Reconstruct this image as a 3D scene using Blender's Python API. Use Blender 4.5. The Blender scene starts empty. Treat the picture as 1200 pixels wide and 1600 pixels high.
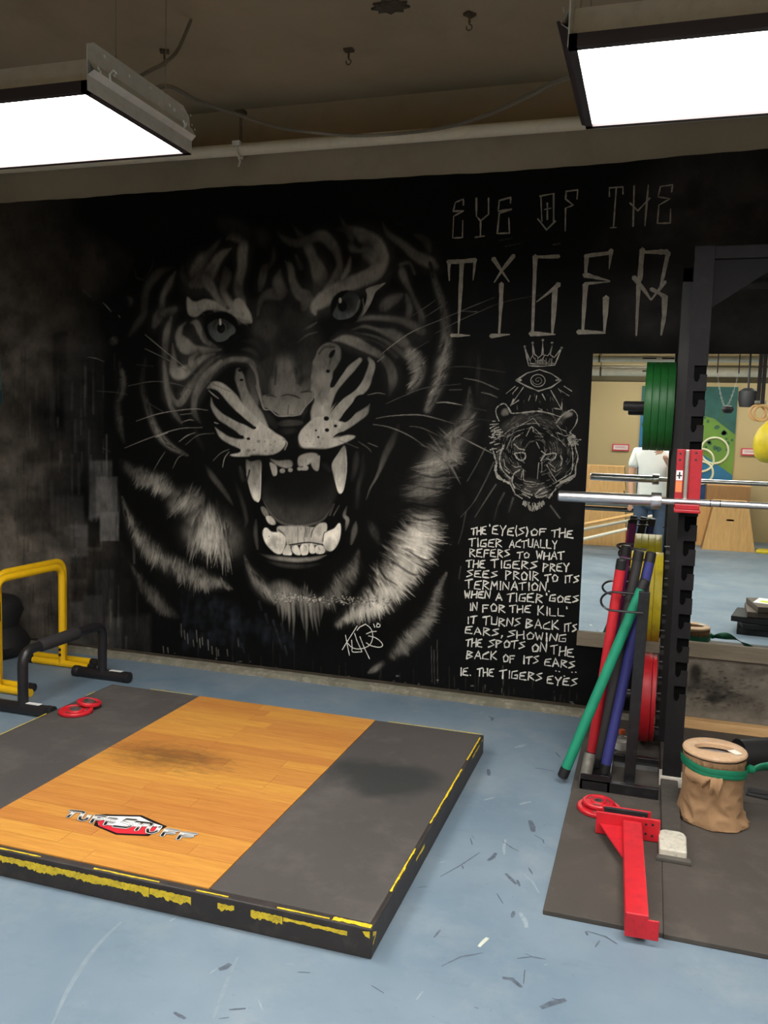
import bpy, math, random
import numpy as np
from mathutils import Vector, Matrix

# ============================================================ camera, light, exposure
F_PX = 1327.17; YAW, PITCH, ROLL = -0.304534, -0.096101, 0.029627; EYE = 1.6; WALL_Y = 4.93
def cam_axes():
    cy, sy, cp, sp = math.cos(YAW), math.sin(YAW), math.cos(PITCH), math.sin(PITCH)
    f = np.array([sy*cp, cy*cp, sp]); r0 = np.array([cy, -sy, 0.]); u0 = np.cross(r0, f)
    r = r0*math.cos(ROLL)+u0*math.sin(ROLL); u = -r0*math.sin(ROLL)+u0*math.cos(ROLL)
    return r, u, f
AX = cam_axes()
def ray(x, y): return AX[0]*(x-600)/F_PX-AX[1]*(y-800)/F_PX+AX[2]
def on_wall(x, y, Y=WALL_Y):        # (X, Z) where the sight line meets the plane Y
    d = ray(x, y); t = Y/d[1]; return np.array([d[0]*t, EYE+d[2]*t])
def on_floor(x, y, z=0.):           # (X, Y) where it meets the height z
    d = ray(x, y); t = (z-EYE)/d[2]; return np.array([d[0]*t, d[1]*t])
sc = bpy.context.scene
C = sc.collection
cam_d = bpy.data.cameras.new('camera'); cam = bpy.data.objects.new('camera', cam_d); C.objects.link(cam)
cam_d.sensor_fit = 'VERTICAL'; cam_d.sensor_height = 24.; cam_d.lens = F_PX/1600*24.
cam_d.clip_start = .03; cam_d.clip_end = 60
_r, _u, _f = AX
cam.matrix_world = Matrix(((_r[0], _u[0], -_f[0], 0), (_r[1], _u[1], -_f[1], 0), (_r[2], _u[2], -_f[2], EYE), (0, 0, 0, 1)))
sc.camera = cam
w = bpy.data.worlds.new('world'); sc.world = w; w.use_nodes = True
w.node_tree.nodes['Background'].inputs[0].default_value = (.9, .95, 1, 1); w.node_tree.nodes['Background'].inputs[1].default_value = .02
sc.view_settings.view_transform = 'Standard'; sc.view_settings.look = 'None'
sc.view_settings.exposure = 1.5; sc.view_settings.gamma = 1; sc.view_settings.use_curve_mapping = False
sc.cycles.max_bounces = 8; sc.cycles.diffuse_bounces = 4; sc.cycles.glossy_bounces = 4; sc.cycles.transparent_max_bounces = 8
sc.cycles.use_denoising = True
LAMP = 9.0          # radiance of the fluorescent panels

# ============================================================ helpers
def L3(c): return tuple(((v/255.)/12.92 if v/255. <= .04045 else ((v/255.+.055)/1.055)**2.4) for v in c)
_mats = {}
def M(name, col, rough=.6, metal=0., var=.12, scale=6., bump=0., bscale=60., spec=.5, coat=0., dirt=None, dirt_amt=.5, stretch=(1, 1, 1), rnd=0.):
    """procedural paint/rubber/metal: base colour with soft noise, optional dirt colour and fine bump. col in sRGB 0-255"""
    if name in _mats: return _mats[name]
    m = bpy.data.materials.new(name); m.use_nodes = True; nt = m.node_tree; N = nt.nodes; K = nt.links
    b = N['Principled BSDF']; c = L3(col)
    tc = N.new('ShaderNodeTexCoord'); mp = N.new('ShaderNodeMapping'); K.new(tc.outputs['Object'], mp.inputs[0]); mp.inputs['Scale'].default_value = stretch
    n = N.new('ShaderNodeTexNoise'); n.inputs['Scale'].default_value = scale; n.inputs['Detail'].default_value = 6; K.new(mp.outputs[0], n.inputs['Vector'])
    r = N.new('ShaderNodeValToRGB'); K.new(n.outputs[0], r.inputs[0])
    r.color_ramp.elements[0].position = .3; r.color_ramp.elements[1].position = .7
    r.color_ramp.elements[0].color = (*[v*(1-var) for v in c], 1); r.color_ramp.elements[1].color = (*[min(1, v*(1+var)) for v in c], 1)
    out = r.outputs[0]
    if dirt:
        n2 = N.new('ShaderNodeTexNoise'); n2.inputs['Scale'].default_value = scale*2.3; n2.inputs['Detail'].default_value = 8; n2.inputs['Roughness'].default_value = .65; K.new(mp.outputs[0], n2.inputs['Vector'])
        r2 = N.new('ShaderNodeValToRGB'); K.new(n2.outputs[0], r2.inputs[0]); r2.color_ramp.elements[0].position = .5; r2.color_ramp.elements[1].position = .72
        r2.color_ramp.elements[1].color = (dirt_amt,)*3+(1,)
        mx = N.new('ShaderNodeMixRGB'); K.new(r2.outputs[0], mx.inputs[0]); K.new(out, mx.inputs[1]); mx.inputs[2].default_value = (*L3(dirt), 1); out = mx.outputs[0]
    if rnd:
        oi = N.new('ShaderNodeObjectInfo'); hs = N.new('ShaderNodeHueSaturation'); mr = N.new('ShaderNodeMapRange'); K.new(oi.outputs['Random'], mr.inputs[0])
        mr.inputs[3].default_value = 1-rnd; mr.inputs[4].default_value = 1+rnd; K.new(mr.outputs[0], hs.inputs['Value']); K.new(out, hs.inputs['Color']); out = hs.outputs[0]
    K.new(out, b.inputs['Base Color'])
    b.inputs['Roughness'].default_value = rough; b.inputs['Metallic'].default_value = metal; b.inputs['Specular IOR Level'].default_value = spec; b.inputs['Coat Weight'].default_value = coat
    if bump:
        n3 = N.new('ShaderNodeTexNoise'); n3.inputs['Scale'].default_value = bscale; n3.inputs['Detail'].default_value = 4; K.new(mp.outputs[0], n3.inputs['Vector'])
        bp = N.new('ShaderNodeBump'); bp.inputs['Strength'].default_value = bump; bp.inputs['Distance'].default_value = .004; K.new(n3.outputs[0], bp.inputs['Height']); K.new(bp.outputs[0], b.inputs['Normal'])
    _mats[name] = m
    return m
def emit(name, col, s):
    m = bpy.data.materials.new(name); m.use_nodes = True; N = m.node_tree.nodes; N.clear()
    e = N.new('ShaderNodeEmission'); e.inputs[0].default_value = (*col, 1); e.inputs[1].default_value = s
    o = N.new('ShaderNodeOutputMaterial'); m.node_tree.links.new(e.outputs[0], o.inputs[0]); return m

class G:
    """collects geometry in metres; build() links it as ONE mesh object"""
    def __init__(s): s.v = []; s.f = []
    def add(s, v, f):
        o = len(s.v); s.v += [tuple(map(float, p)) for p in v]; s.f += [tuple(i+o for i in q) for q in f]; return s
    def box(s, x0, x1, y0, y1, z0, z1):
        return s.add([(x0,y0,z0),(x1,y0,z0),(x1,y1,z0),(x0,y1,z0),(x0,y0,z1),(x1,y0,z1),(x1,y1,z1),(x0,y1,z1)], [(0,3,2,1),(4,5,6,7),(0,1,5,4),(1,2,6,5),(2,3,7,6),(3,0,4,7)])
    def rbox(s, c, size, rot=None):
        a, b, d = [q/2 for q in size]; g = G().box(-a, a, -b, b, -d, d); R = rot or Matrix()
        return s.add([tuple(R @ Vector(p)+Vector(c)) for p in g.v], g.f)
    def tube(s, path, r, n=10, caps=True, closed=False):
        P = [Vector(p) for p in path]; R = r if isinstance(r, (list, tuple)) else [r]*len(P)
        vs = []; fs = []; prev = None
        for i, p in enumerate(P):
            a = P[i-1] if (i > 0 or closed) else P[i]; b = P[(i+1) % len(P)] if (i < len(P)-1 or closed) else P[i]
            t = (b-a).normalized() if (b-a).length > 1e-9 else Vector((0, 0, 1))
            if prev is None: u = t.orthogonal().normalized()
            else:
                u = prev-t*prev.dot(t); u = u.normalized() if u.length > 1e-6 else t.orthogonal().normalized()
            prev = u; v = t.cross(u)
            for k in range(n):
                an = 2*math.pi*k/n; vs.append(p+(u*math.cos(an)+v*math.sin(an))*R[i])
        m = len(P)
        for i in range(m if closed else m-1):
            j = (i+1) % m
            for k in range(n): fs.append((i*n+k, i*n+(k+1) % n, j*n+(k+1) % n, j*n+k))
        if caps and not closed: fs.append(tuple(range(n))[::-1]); fs.append(tuple((m-1)*n+k for k in range(n)))
        return s.add(vs, fs)
    def lathe(s, prof, c=(0, 0, 0), n=32, axis='z', closed=False):
        """prof: [(radius, height), ...]; closed joins the last ring to the first (a ring with a hole)"""
        vs = []; fs = []
        for r, h in prof:
            for k in range(n):
                a = 2*math.pi*k/n; x, y = r*math.cos(a), r*math.sin(a)
                vs.append({'z': (x, y, h), 'x': (h, x, y), 'y': (y, h, x)}[axis])
        m = len(prof)
        for i in range(m if closed else m-1):
            j = (i+1) % m
            for k in range(n): fs.append((i*n+k, i*n+(k+1) % n, j*n+(k+1) % n, j*n+k))
        if not closed:
            if prof[0][0] > 1e-6: fs.append(tuple(range(n))[::-1])
            if prof[-1][0] > 1e-6: fs.append(tuple((m-1)*n+k for k in range(n)))
        return s.add([(x+c[0], y+c[1], z+c[2]) for x, y, z in vs], fs)
    def prism(s, poly, a, b, plane='xz'):
        n = len(poly); q = {'xz': lambda p, t: (p[0], t, p[1]), 'xy': lambda p, t: (p[0], p[1], t), 'yz': lambda p, t: (t, p[0], p[1])}[plane]
        return s.add([q(p, a) for p in poly]+[q(p, b) for p in poly], [tuple(range(n)), tuple(range(2*n-1, n-1, -1))]+[(i, i+n, (i+1) % n+n, (i+1) % n) for i in range(n)])
    def build(s, name, mat, parent=None, loc=None, smooth=False, bevel=0., label=None, kind=None):
        me = bpy.data.meshes.new(name); o = bpy.data.objects.new(name, me); C.objects.link(o)
        base = Vector(loc) if loc is not None else Vector((0, 0, 0))
        q = parent
        while q is not None: base = base+q.location; q = q.parent
        if parent is not None and loc is not None: pass
        me.from_pydata([(x-base.x, y-base.y, z-base.z) for x, y, z in s.v], [], s.f); me.validate(); me.update()
        import bmesh
        bm = bmesh.new(); bm.from_mesh(me); bmesh.ops.recalc_face_normals(bm, faces=bm.faces); bm.to_mesh(me); bm.free()
        if mat: me.materials.append(mat)
        if loc is not None: o.location = loc
        if parent is not None: o.parent = parent
        if smooth:
            me.polygons.foreach_set('use_smooth', [True]*len(me.polygons)); me.set_sharp_from_angle(angle=math.radians(38))
        if bevel:
            b = o.modifiers.new('edge', 'BEVEL'); b.width = bevel; b.segments = 2; b.limit_method = 'ANGLE'
        if label: o['label'] = label
        if kind: o['kind'] = kind
        return o
def thing(name, label, cat, loc=(0, 0, 0), group=None, rot=None):
    o = bpy.data.objects.new(name, None); C.objects.link(o); o.location = loc; o.empty_display_size = .1
    if rot: o.rotation_euler = rot
    o['label'] = label; o['category'] = cat
    if group: o['group'] = group
    return o
def tag(o, label, cat, group=None):
    o['label'] = label; o['category'] = cat
    if group: o['group'] = group
    return o
def dup(root, loc, label, rot=None, group=None):
    r = root.copy(); C.objects.link(r); r.location = loc; r['label'] = label
    if rot is not None: r.rotation_euler = rot
    if group: r['group'] = group
    def kids(a, b):
        for ch in list(a.children):
            c = ch.copy(); C.objects.link(c); c.parent = b; kids(ch, c)
    kids(root, r); return r
def arc(c, r, a0, a1, n, ax=0, fixed=0.):       # points of an arc in the plane normal to axis ax
    o = []
    for i in range(n+1):
        a = math.radians(a0+(a1-a0)*i/n); p = [c[0]+r*math.cos(a), c[1]+r*math.sin(a)]
        p.insert(ax, fixed); o.append(tuple(p))
    return o
def fillet(path, r, n=5):                       # round the corners of a pipe run
    P = [Vector(p) for p in path]; out = [P[0]]
    for i in range(1, len(P)-1):
        a = (P[i-1]-P[i]).normalized(); b = (P[i+1]-P[i]).normalized()
        for k in range(n+1):
            t = k/n; out.append(P[i]+a*r*(1-t)**2+b*r*t**2)
    return [tuple(p) for p in out+[P[-1]]]
rnd = random.Random(11)
# ============================================================ the painted mural (strokes traced on the wall, in wall metres)
class Canvas:
    """A brush-painted coat of colour on a grid of wall points (xs, zs in metres)."""
    def __init__(s, xs, zs):
        s.xs, s.zs = xs, zs
        s.V = np.zeros((len(zs), len(xs), 3), np.float32)
    def win(s, x0, x1, z0, z1):
        return (max(0, np.searchsorted(s.xs, x0)-1), min(len(s.xs), np.searchsorted(s.xs, x1)+1),
                max(0, np.searchsorted(s.zs, z0)-1), min(len(s.zs), np.searchsorted(s.zs, z1)+1))
    def mix(s, a, b, c, d, cov, col):
        W = s.V[c:d, a:b]
        W += cov[..., None]*(col-W)
    def seg(s, P, w, v, soft, alpha=1., tint=(1., .925, .79)):
        """P (n,2) wall metres, w widths, v values per point"""
        m = w.max()/2+soft
        a, b, c, d = s.win(P[:, 0].min()-m, P[:, 0].max()+m, P[:, 1].min()-m, P[:, 1].max()+m)
        if a >= b or c >= d: return
        X = s.xs[None, a:b]; Z = s.zs[c:d, None]
        best = np.zeros((d-c, b-a), np.float32); bv = np.zeros_like(best)
        for i in range(len(P)-1):
            p, q = P[i], P[i+1]; e = q-p; L = e@e+1e-12
            t = np.clip(((X-p[0])*e[0]+(Z-p[1])*e[1])/L, 0, 1)
            dd = np.hypot(X-p[0]-t*e[0], Z-p[1]-t*e[1])
            wd = (w[i]+(w[i+1]-w[i])*t)/2; sf = np.minimum(soft, wd*1.5+.0012)
            k = np.clip((wd+sf/2-dd)/sf, 0, 1)
            k = k*k*(3-2*k)
            u = k > best
            best = np.where(u, k, best); bv = np.where(u, v[i]+(v[i+1]-v[i])*t, bv)
        s.mix(a, b, c, d, best*alpha, lin(bv)[..., None]*np.array(tint, np.float32))
    def poly(s, P, v, soft, alpha=1., tint=(1., .925, .79), v2=None):
        a, b, c, d = s.win(P[:, 0].min()-soft, P[:, 0].max()+soft, P[:, 1].min()-soft, P[:, 1].max()+soft)
        if a >= b or c >= d: return
        X = np.broadcast_to(s.xs[None, a:b], (d-c, b-a)); Z = np.broadcast_to(s.zs[c:d, None], (d-c, b-a))
        ins = np.zeros(X.shape, bool); dm = np.full(X.shape, 9., np.float32)
        for i in range(len(P)):
            p, q = P[i], P[(i+1) % len(P)]; e = q-p; L = e@e+1e-12
            if p[1] != q[1]:
                ins ^= ((Z < p[1]) != (Z < q[1])) & (X < (q[0]-p[0])*(Z-p[1])/(q[1]-p[1])+p[0])
            t = np.clip(((X-p[0])*e[0]+(Z-p[1])*e[1])/L, 0, 1)
            dm = np.minimum(dm, np.hypot(X-p[0]-t*e[0], Z-p[1]-t*e[1]))
        sd = np.where(ins, dm, -dm)
        k = np.clip(sd/soft+.5, 0, 1); k = k*k*(3-2*k)
        vv = v
        if v2 is not None:                                  # value runs from v (top) to v2 (bottom)
            t = (P[:, 1].max()-Z)/(np.ptp(P[:, 1])+1e-9); vv = v+(v2-v)*np.clip(t, 0, 1)
            col = lin(vv)[..., None]*np.array(tint, np.float32)
        else: col = lin(np.float32(v))*np.array(tint, np.float32)
        s.mix(a, b, c, d, k*alpha, col)

def lin(v): return np.maximum(v, 0)**2.2
def catmull(P, n=5, closed=False):
    P = np.asarray(P, float)
    if len(P) < 3 and not closed:
        t = np.linspace(0, 1, 4)[:, None]; return P[0]*(1-t)+P[-1]*t
    Q = np.vstack([P[-1], P, P[0], P[1]]) if closed else np.vstack([2*P[0]-P[1], P, 2*P[-1]-P[-2]])
    out = []
    for i in range(1, len(Q)-2):
        p0, p1, p2, p3 = Q[i-1:i+3]
        for t in np.arange(n)/n:
            out.append(.5*(2*p1+(p2-p0)*t+(2*p0-5*p1+4*p2-p3)*t*t+(3*p1-p0-3*p2+p3)*t**3))
    if not closed: out.append(P[-1])
    return np.array(out)

def W_(pts):                    # sight line through the photo -> point on the mural wall
    return np.array([on_wall(x, y) for x, y in pts])
def scl(x, y): return np.linalg.norm(on_wall(x+1, y)-on_wall(x-1, y))/4+np.linalg.norm(on_wall(x, y+1)-on_wall(x, y-1))/4

def S(cv, data, soft=3, alpha=1, o=(0, 0), k=1, gain=1., halo=False, **kw):
    """one airbrush stroke: data = [(x, y, width, value), ...] in tracing units"""
    D = np.array([tuple(d)+(0,)*(4-len(d)) for d in data], float)
    D[:, 0] = o[0]+D[:, 0]/k; D[:, 1] = o[1]+D[:, 1]/k
    C = catmull(D, 5)
    sc = scl(C[:, 0].mean(), C[:, 1].mean())
    n = len(C)
    if C[:, 2].max() > 4:                                   # a loaded airbrush: full in the middle, thin at both ends
        if halo: cv.seg(W_(C[:, :2]), (C[:, 2]*1.9+3)*sc, C[:, 3]*gain*.5, (C[:, 2].max()*1.5+4)*sc, .62*alpha, **kw)
        C[:, 2] *= 1.16*np.minimum(1, .55+.9*np.minimum(np.arange(n)/n, 1-np.arange(n)/n)*3); soft *= 1.45
    cv.seg(W_(C[:, :2]), np.maximum(C[:, 2], .3)*sc, C[:, 3]*gain, soft*sc, alpha, **kw)
def Pg(cv, pts, v, soft=3, alpha=1, o=(0, 0), k=1, smooth=True, **kw):
    D = np.array(pts, float); D[:, 0] = o[0]+D[:, 0]/k; D[:, 1] = o[1]+D[:, 1]/k
    if smooth: D = catmull(D, 4, closed=True)
    sc = scl(D[:, 0].mean(), D[:, 1].mean())
    cv.poly(W_(D), v, soft*sc, alpha, **kw)
def El(cv, x, y, rx, ry, v, soft=2, alpha=1, rot=0, **kw):
    t = np.linspace(0, 2*math.pi, 20, endpoint=False)
    c, s_ = math.cos(rot), math.sin(rot)
    Pg(cv, [(x+rx*math.cos(a)*c-ry*math.sin(a)*s_, y+rx*math.cos(a)*s_+ry*math.sin(a)*c) for a in t], v, soft, alpha, smooth=False, **kw)
def fur(cv, rg, spine, n, wid=1.6, jit=.2, alpha=.75, dark=.3, soft=2.2, bend=.05):
    """hair along a spine. spine = [(x, y, width across, value, dx, dy), ...]; (dx, dy) = the way the hairs lie"""
    C = catmull(np.array(spine, float), 8)
    sc = scl(*C[len(C)//2, :2])
    cv.seg(W_(C[:, :2]), C[:, 2]*.95*sc, C[:, 3]*.42, float(C[:, 2].mean())*.5*sc, .6)
    cv.seg(W_(C[:, :2]), C[:, 2]*.55*sc, C[:, 3]*.88, float(C[:, 2].mean())*.6*sc, .9)
    seglen = np.r_[0, np.cumsum(np.hypot(*np.diff(C[:, :2], axis=0).T))]
    per = 5
    for _ in range(max(1, n//per)):
        u0 = rg.random()*seglen[-1]; a0 = rg.normal(0, jit*.7); v0 = rg.random(); isd = rg.random() < dark
        o0 = rg.normal(0, .13) if not isd else rg.choice([-1, 1])*(.34+.3*rg.random())
        bd = rg.normal(0, bend)
        for _ in range(per):                               # hairs come in small locks that lie together
            u = np.clip(u0+rg.normal(0, 3.2), 0, seglen[-1])
            r = np.array([np.interp(u, seglen, C[:, j]) for j in range(6)])
            ang = a0+rg.normal(0, jit*.35); ca, sa = math.cos(ang), math.sin(ang)
            d = r[4:6]/np.hypot(*r[4:6]); d = np.array([d[0]*ca-d[1]*sa, d[0]*sa+d[1]*ca])
            L = r[2]*(.55+.5*rg.random()); off = (o0+rg.normal(0, .07))*r[2]
            p = r[:2]+d*(off-L*.5); q = r[:2]+d*(off+L*.5)
            m = (p+q)/2+np.array([-d[1], d[0]])*L*(bd+rg.normal(0, .015))
            v = (.03+.07*rg.random()) if isd else r[3]*(.72+.34*v0+.12*rg.random())
            w = wid*(.6+1.1*rg.random())
            k = scl(*m)
            P = catmull([p, m, q], 3)
            t = np.linspace(0, 1, len(P))
            ws = np.interp(t, [0, .45, 1], [.5, 1, .12])*w*k
            vs = np.interp(t, [0, .3, .8, 1], [.25, .9, 1, .7])*v if not isd else np.full(len(P), v)
            cv.seg(W_(P), ws, vs, soft*k, alpha*(.7 if isd else 1)*(.45+.55*rg.random()))

def paint_ground(cv, rg):
    """black wall paint, ragged to the brown plaster at the left"""
    X = cv.xs[None, :]; Z = cv.zs[:, None]
    V = cv.V
    V[:] = np.array([.0026, .0025, .0026], np.float32)
    plaster = np.array([.15, .128, .105], np.float32)
    # how far the plaster shows through at the left end (value 1 = bare)
    e = -4.42+.22*np.sin(Z*3.1)+.12*np.sin(Z*9.7+1)
    bare = np.clip((e+.80-X)/.95, 0, 1)**1.0*(.6+.45*np.clip((2.6-Z)/1.2, 0, 1))
    bare = bare*(1+.25*np.sin(X*23+np.sin(Z*7)*2)*np.sin(Z*13+X*5))
    V[:] = V*(1-bare[..., None])+plaster*bare[..., None]
    # dry roller marks: tall soft-edged blocks
    def block(x0, y0, x1, y1, v, al, soft=4,  tint=(1, .96, .92)):
        Pg(cv, [(x0, y0), (x1, y0), (x1, y1), (x0, y1)], v*.95, soft*1.2, al*.78, smooth=False, tint=tint)
        for _ in range(int((x1-x0)*(y1-y0)/160)):           # the nap of the roller
            x = rg.uniform(x0, x1); y = rg.uniform(y0, y1)
            S(cv, [(x, y, rg.uniform(1, 5), v), (x, y+rg.uniform(5, 26), rg.uniform(1, 4), v)], 2.5, rg.uniform(.1, .3)*al)
    for b in [(60, 340, 130, 470, .10, .5, 22), (0, 330, 60, 420, .2, .3, 24), (82, 520, 105, 640, .10, .7, 7), (100, 540, 137, 690, .22, .55, 8), (135, 555, 162, 720, .17, .5, 6),
              (60, 620, 84, 700, .12, .6, 8), (78, 600, 86, 690, .27, .4, 4), (40, 700, 110, 722, .10, .6, 8),
              (115, 640, 150, 760, .16, .45, 8), (70, 730, 110, 790, .13, .6, 10), (25, 780, 85, 835, .12, .6, 12), (80, 775, 130, 860, .26, .6, 8),
              (140, 720, 175, 810, .36, .75, 5), (150, 745, 184, 806, .42, .8, 3), (157, 800, 186, 845, .44, .9, 2.5), (110, 820, 138, 880, .36, .75, 5),
              (137, 815, 157, 855, .05, .8, 4), (110, 870, 137, 905, .08, .8, 5), (160, 850, 200, 930, .12, .75, 7), (137, 860, 160, 960, .08, .7, 6),
              (148, 890, 178, 1000, .26, .7, 5), (170, 905, 205, 960, .17, .6, 8), (185, 960, 235, 1030, .22, .55, 9), (165, 965, 190, 1030, .30, .6, 6),
              (130, 930, 160, 1018, .30, .7, 4), (100, 940, 130, 1012, .40, .6, 5), (180, 870, 215, 960, .11, .5, 8)]:
        block(*b)
    for _ in range(260):                                   # streaks left by a dry brush
        x = rg.uniform(20, 215); y = rg.uniform(540, 1010); h = rg.uniform(12, 70)
        v = rg.choice([.06, .1, .3, .38]) if x > 90 else rg.choice([.1, .2, .34])
        S(cv, [(x, y, rg.uniform(1, 5), v), (x+rg.normal(0, 1), y+h, rg.uniform(1, 4), v)], 2.5, rg.uniform(.12, .45))
    # below the mirror the wall was never painted: bare plaster with rubbed dark patches
    k = np.clip((X-.06)/.06, 0, 1)*np.clip((.52-Z)/.05, 0, 1)
    V[:] = V*(1-k[..., None])+np.array([.215, .19, .155], np.float32)*k[..., None]
    for (x, y, rx, ry, v, a) in [(1087, 1052, 10, 15, .1, .85), (1117, 1091, 15, 8, .12, .85), (1105, 1075, 35, 12, .2, .5), (1150, 1092, 30, 8, .25, .45), (1175, 1050, 30, 8, .3, .35), (1190, 1050, 12, 5, .2, .4), (1080, 1075, 10, 20, .3, .4), (1120, 1108, 25, 6, .25, .3), (1150, 1075, 45, 30, .36, .3)]:
        El(cv, x, y, rx, ry, v, min(rx, ry)*1.1, a)
    for i in range(160):
        x = rg.normal(1115, 32); y = 1078+rg.normal(0, 14)
        El(cv, x, y, rg.uniform(1, 5), rg.uniform(.8, 2.4), .14, 1.5, rg.uniform(.15, .5))
    # faint brown haze where the coat is thin, right of the title and above the mirror
    for (x, y, rx, ry, v, a) in [(1130, 330, 120, 100, .27, .45), (1010, 350, 60, 60, .2, .3), (1150, 480, 80, 60, .27, .5), (1030, 480, 60, 50, .24, .5), (1085, 300, 14, 22, .12, .7), (1040, 318, 45, 14, .12, .6),
                                 (1065, 400, 22, 50, .13, .6), (950, 420, 30, 60, .17, .3), (640, 300, 200, 30, .06, .3), (45, 400, 60, 60, .22, .3)]:
        El(cv, x, y, rx, ry, v, min(rx, ry)*1.2, a, tint=(1.05, .93, .88))
    for i in range(44):                                    # runs and bare flecks near the floor
        x = rg.uniform(230, 905); yb = 1030+(x-230)*.122
        l = rg.uniform(4, 26)
        S(cv, [(x, yb-l-rg.uniform(0, 30), .8, .3), (x+rg.normal(0, .5), yb-rg.uniform(0, 8), .6, .25)], 1, rg.uniform(.1, .5))
    for i in range(240):
        x = rg.uniform(230, 905); yb = 1034+(x-230)*.122-abs(rg.normal(0, 9))
        El(cv, x, yb, rg.uniform(.6, 3.2), rg.uniform(.5, 1.6), rg.choice([.5, .62, .3]), 1, rg.uniform(.2, .8), tint=(1, .97, .93))
    for i in range(200):                                   # blue-grey bloom over the lower coat
        x = rg.uniform(280, 460); y = rg.uniform(915, 1010)
        El(cv, x, y, rg.uniform(2, 6), rg.uniform(3, 12), .2, 5, .16, tint=(.8, .95, 1.25))
    for x, y, l in [(674, 1010, 62), (678, 1015, 60), (683, 1000, 75), (784, 1075, 20), (786, 1040, 60), (866, 1080, 18), (758, 1070, 24)]:
        S(cv, [(x, y, .9, .36), (x+1, y+l*.9, .7, .3)], .8, .7)

def paint_tiger(cv, rg):
    A = dict(o=(160, 320), k=4); B = dict(o=(400, 320), k=4); Cc = dict(o=(250, 560), k=4)
    Dd = dict(o=(450, 560), k=4); E5 = dict(o=(160, 760), k=4); F6 = dict(o=(400, 780), k=4)
    Pg(cv, [(210, 420), (300, 350), (450, 320), (600, 330), (700, 420), (740, 560), (740, 760), (690, 960), (600, 1010), (480, 1000), (330, 930), (210, 850), (175, 700), (180, 540)], .045, 30)
    # soft grey masses of the skull
    Pg(cv, [(395, 480), (430, 470), (480, 490), (500, 530), (500, 580), (480, 610), (410, 610), (395, 560)], .17, 26)
    S(cv, [(446, 545, 8, .2), (446, 570, 22, .34), (448, 595, 34, .38), (450, 615, 56, .36)], 12); S(cv, [(432, 572, 3, .1), (430, 600, 4, .08)], 5, .6); S(cv, [(462, 575, 4, .1), (465, 598, 5, .1)], 5, .6)
    El(cv, 415, 516, 20, 16, .22, 14); El(cv, 450, 535, 22, 22, .10, 22, .7)
    El(cv, 500, 425, 14, 40, .16, 20, .6); El(cv, 300, 460, 26, 60, .10, 30, .6)
    for d, so in [
        # left of the forehead
        ([(575,480,17,.36),(590,420,17,.44),(622,350,15,.42),(660,310,9,.3),(720,240,5,.22),(745,200,3,.1)], 8),
        ([(505,360,4,.1),(500,430,7,.2),(530,490,9,.22)], 6),
        ([(560,500,14,.34),(640,460,20,.38),(690,395,15,.44),(735,325,11,.4),(805,272,3,.3)], 5),
        ([(640,460,18,.34),(690,530,11,.40),(725,590,8,.45),(770,630,6,.48)], 4),
        ([(775,215,6,.2),(820,195,12,.36),(880,225,12,.38),(875,300,13,.46),(872,400,12,.44),(855,460,12,.38),(850,540,13,.30),(880,610,12,.36)], 5),
        ([(770,395,8,.2),(778,450,13,.28),(755,530,9,.32),(780,590,8,.46),(830,660,9,.55)], 5),
        ([(455,420,5,.3),(420,490,8,.34),(380,570,7,.34),(372,650,8,.28),(350,700,12,.32),(325,755,10,.26)], 5),
        ([(370,680,8,.3),(420,670,10,.34),(458,650,7,.3)], 5),
        ([(450,390,5,.10),(350,430,10,.22),(280,520,9,.22),(262,620,9,.2),(262,680,8,.2),(210,760,8,.2),(165,820,5,.14)], 9),
        ([(205,400,3,.1),(215,455,3,.16),(262,472,4,.16)], 4), ([(262,472,3,.1),(305,400,3,.16),(320,330,3,.1)], 4),
        ([(150,570,4,.1),(180,600,6,.2),(165,640,4,.1)], 5),
        ([(430,705,8,.34),(402,800,9,.36),(392,900,8,.3),(390,1000,7,.34),(398,1100,7,.4),(405,1200,7,.4)], 4),
        ([(555,735,4,.3),(590,742,8,.42),(615,800,8,.42),(650,860,6,.4),(720,892,3,.3)], 3),
        ([(520,735,3,.3),(488,775,6,.42),(480,830,11,.46),(515,880,19,.5),(570,905,12,.46),(650,912,9,.4),(740,905,4,.3)], 4),
        ([(440,870,4,.28),(446,950,7,.38),(450,1040,14,.5),(500,1050,16,.54),(560,1015,11,.52),(620,965,8,.5),(700,935,5,.36)], 4),
        ([(600,925,4,.3),(560,960,7,.42),(555,1000,8,.5)], 4),
        ([(735,945,3,.28),(670,980,6,.36),(610,1050,6,.38),(560,1110,7,.4),(500,1185,7,.42)], 3),
        ([(860,905,3,.1),(930,910,6,.2),(990,960,4,.12)], 6), ([(880,850,4,.1),(960,860,8,.16),(1020,930,6,.14)], 8),
        ([(980,1150,7,.3),(968,1060,6,.34),(930,985,6,.36),(860,965,6,.38),(780,975,6,.4),(700,1030,7,.42),(640,1110,8,.44),(590,1190,9,.42)], 3.5),
        ([(940,150,8,.1),(1000,200,18,.15),(1020,260,9,.1)], 16), ([(1075,250,3,.14),(1070,340,6,.22),(1030,390,7,.2)], 6),
        ([(700,60,4,.06),(760,120,16,.13),(860,150,18,.15),(920,210,10,.1)], 16)]:
        S(cv, d, so, halo=True, **A)
    # left brow
    Pg(cv, [(530,578),(560,600),(590,606),(640,590),(700,602),(750,630),(790,655),(810,640),(830,590),(870,590),(905,640),(930,690),(935,735),(905,742),(880,742),(850,720),(820,700),(770,672),(700,655),(640,662),(590,698),(545,690),(530,650)], .55, 4, **A)
    El(cv, 355, 495, 24, 5, .5, 6, .5, rot=.45)
    for i in range(9): S(cv, [(820+i*12, 700+i*3, 1, .05), (845+i*10, 745+i*2, 1.6, .03)], 1.6, .8, **A)
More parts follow.
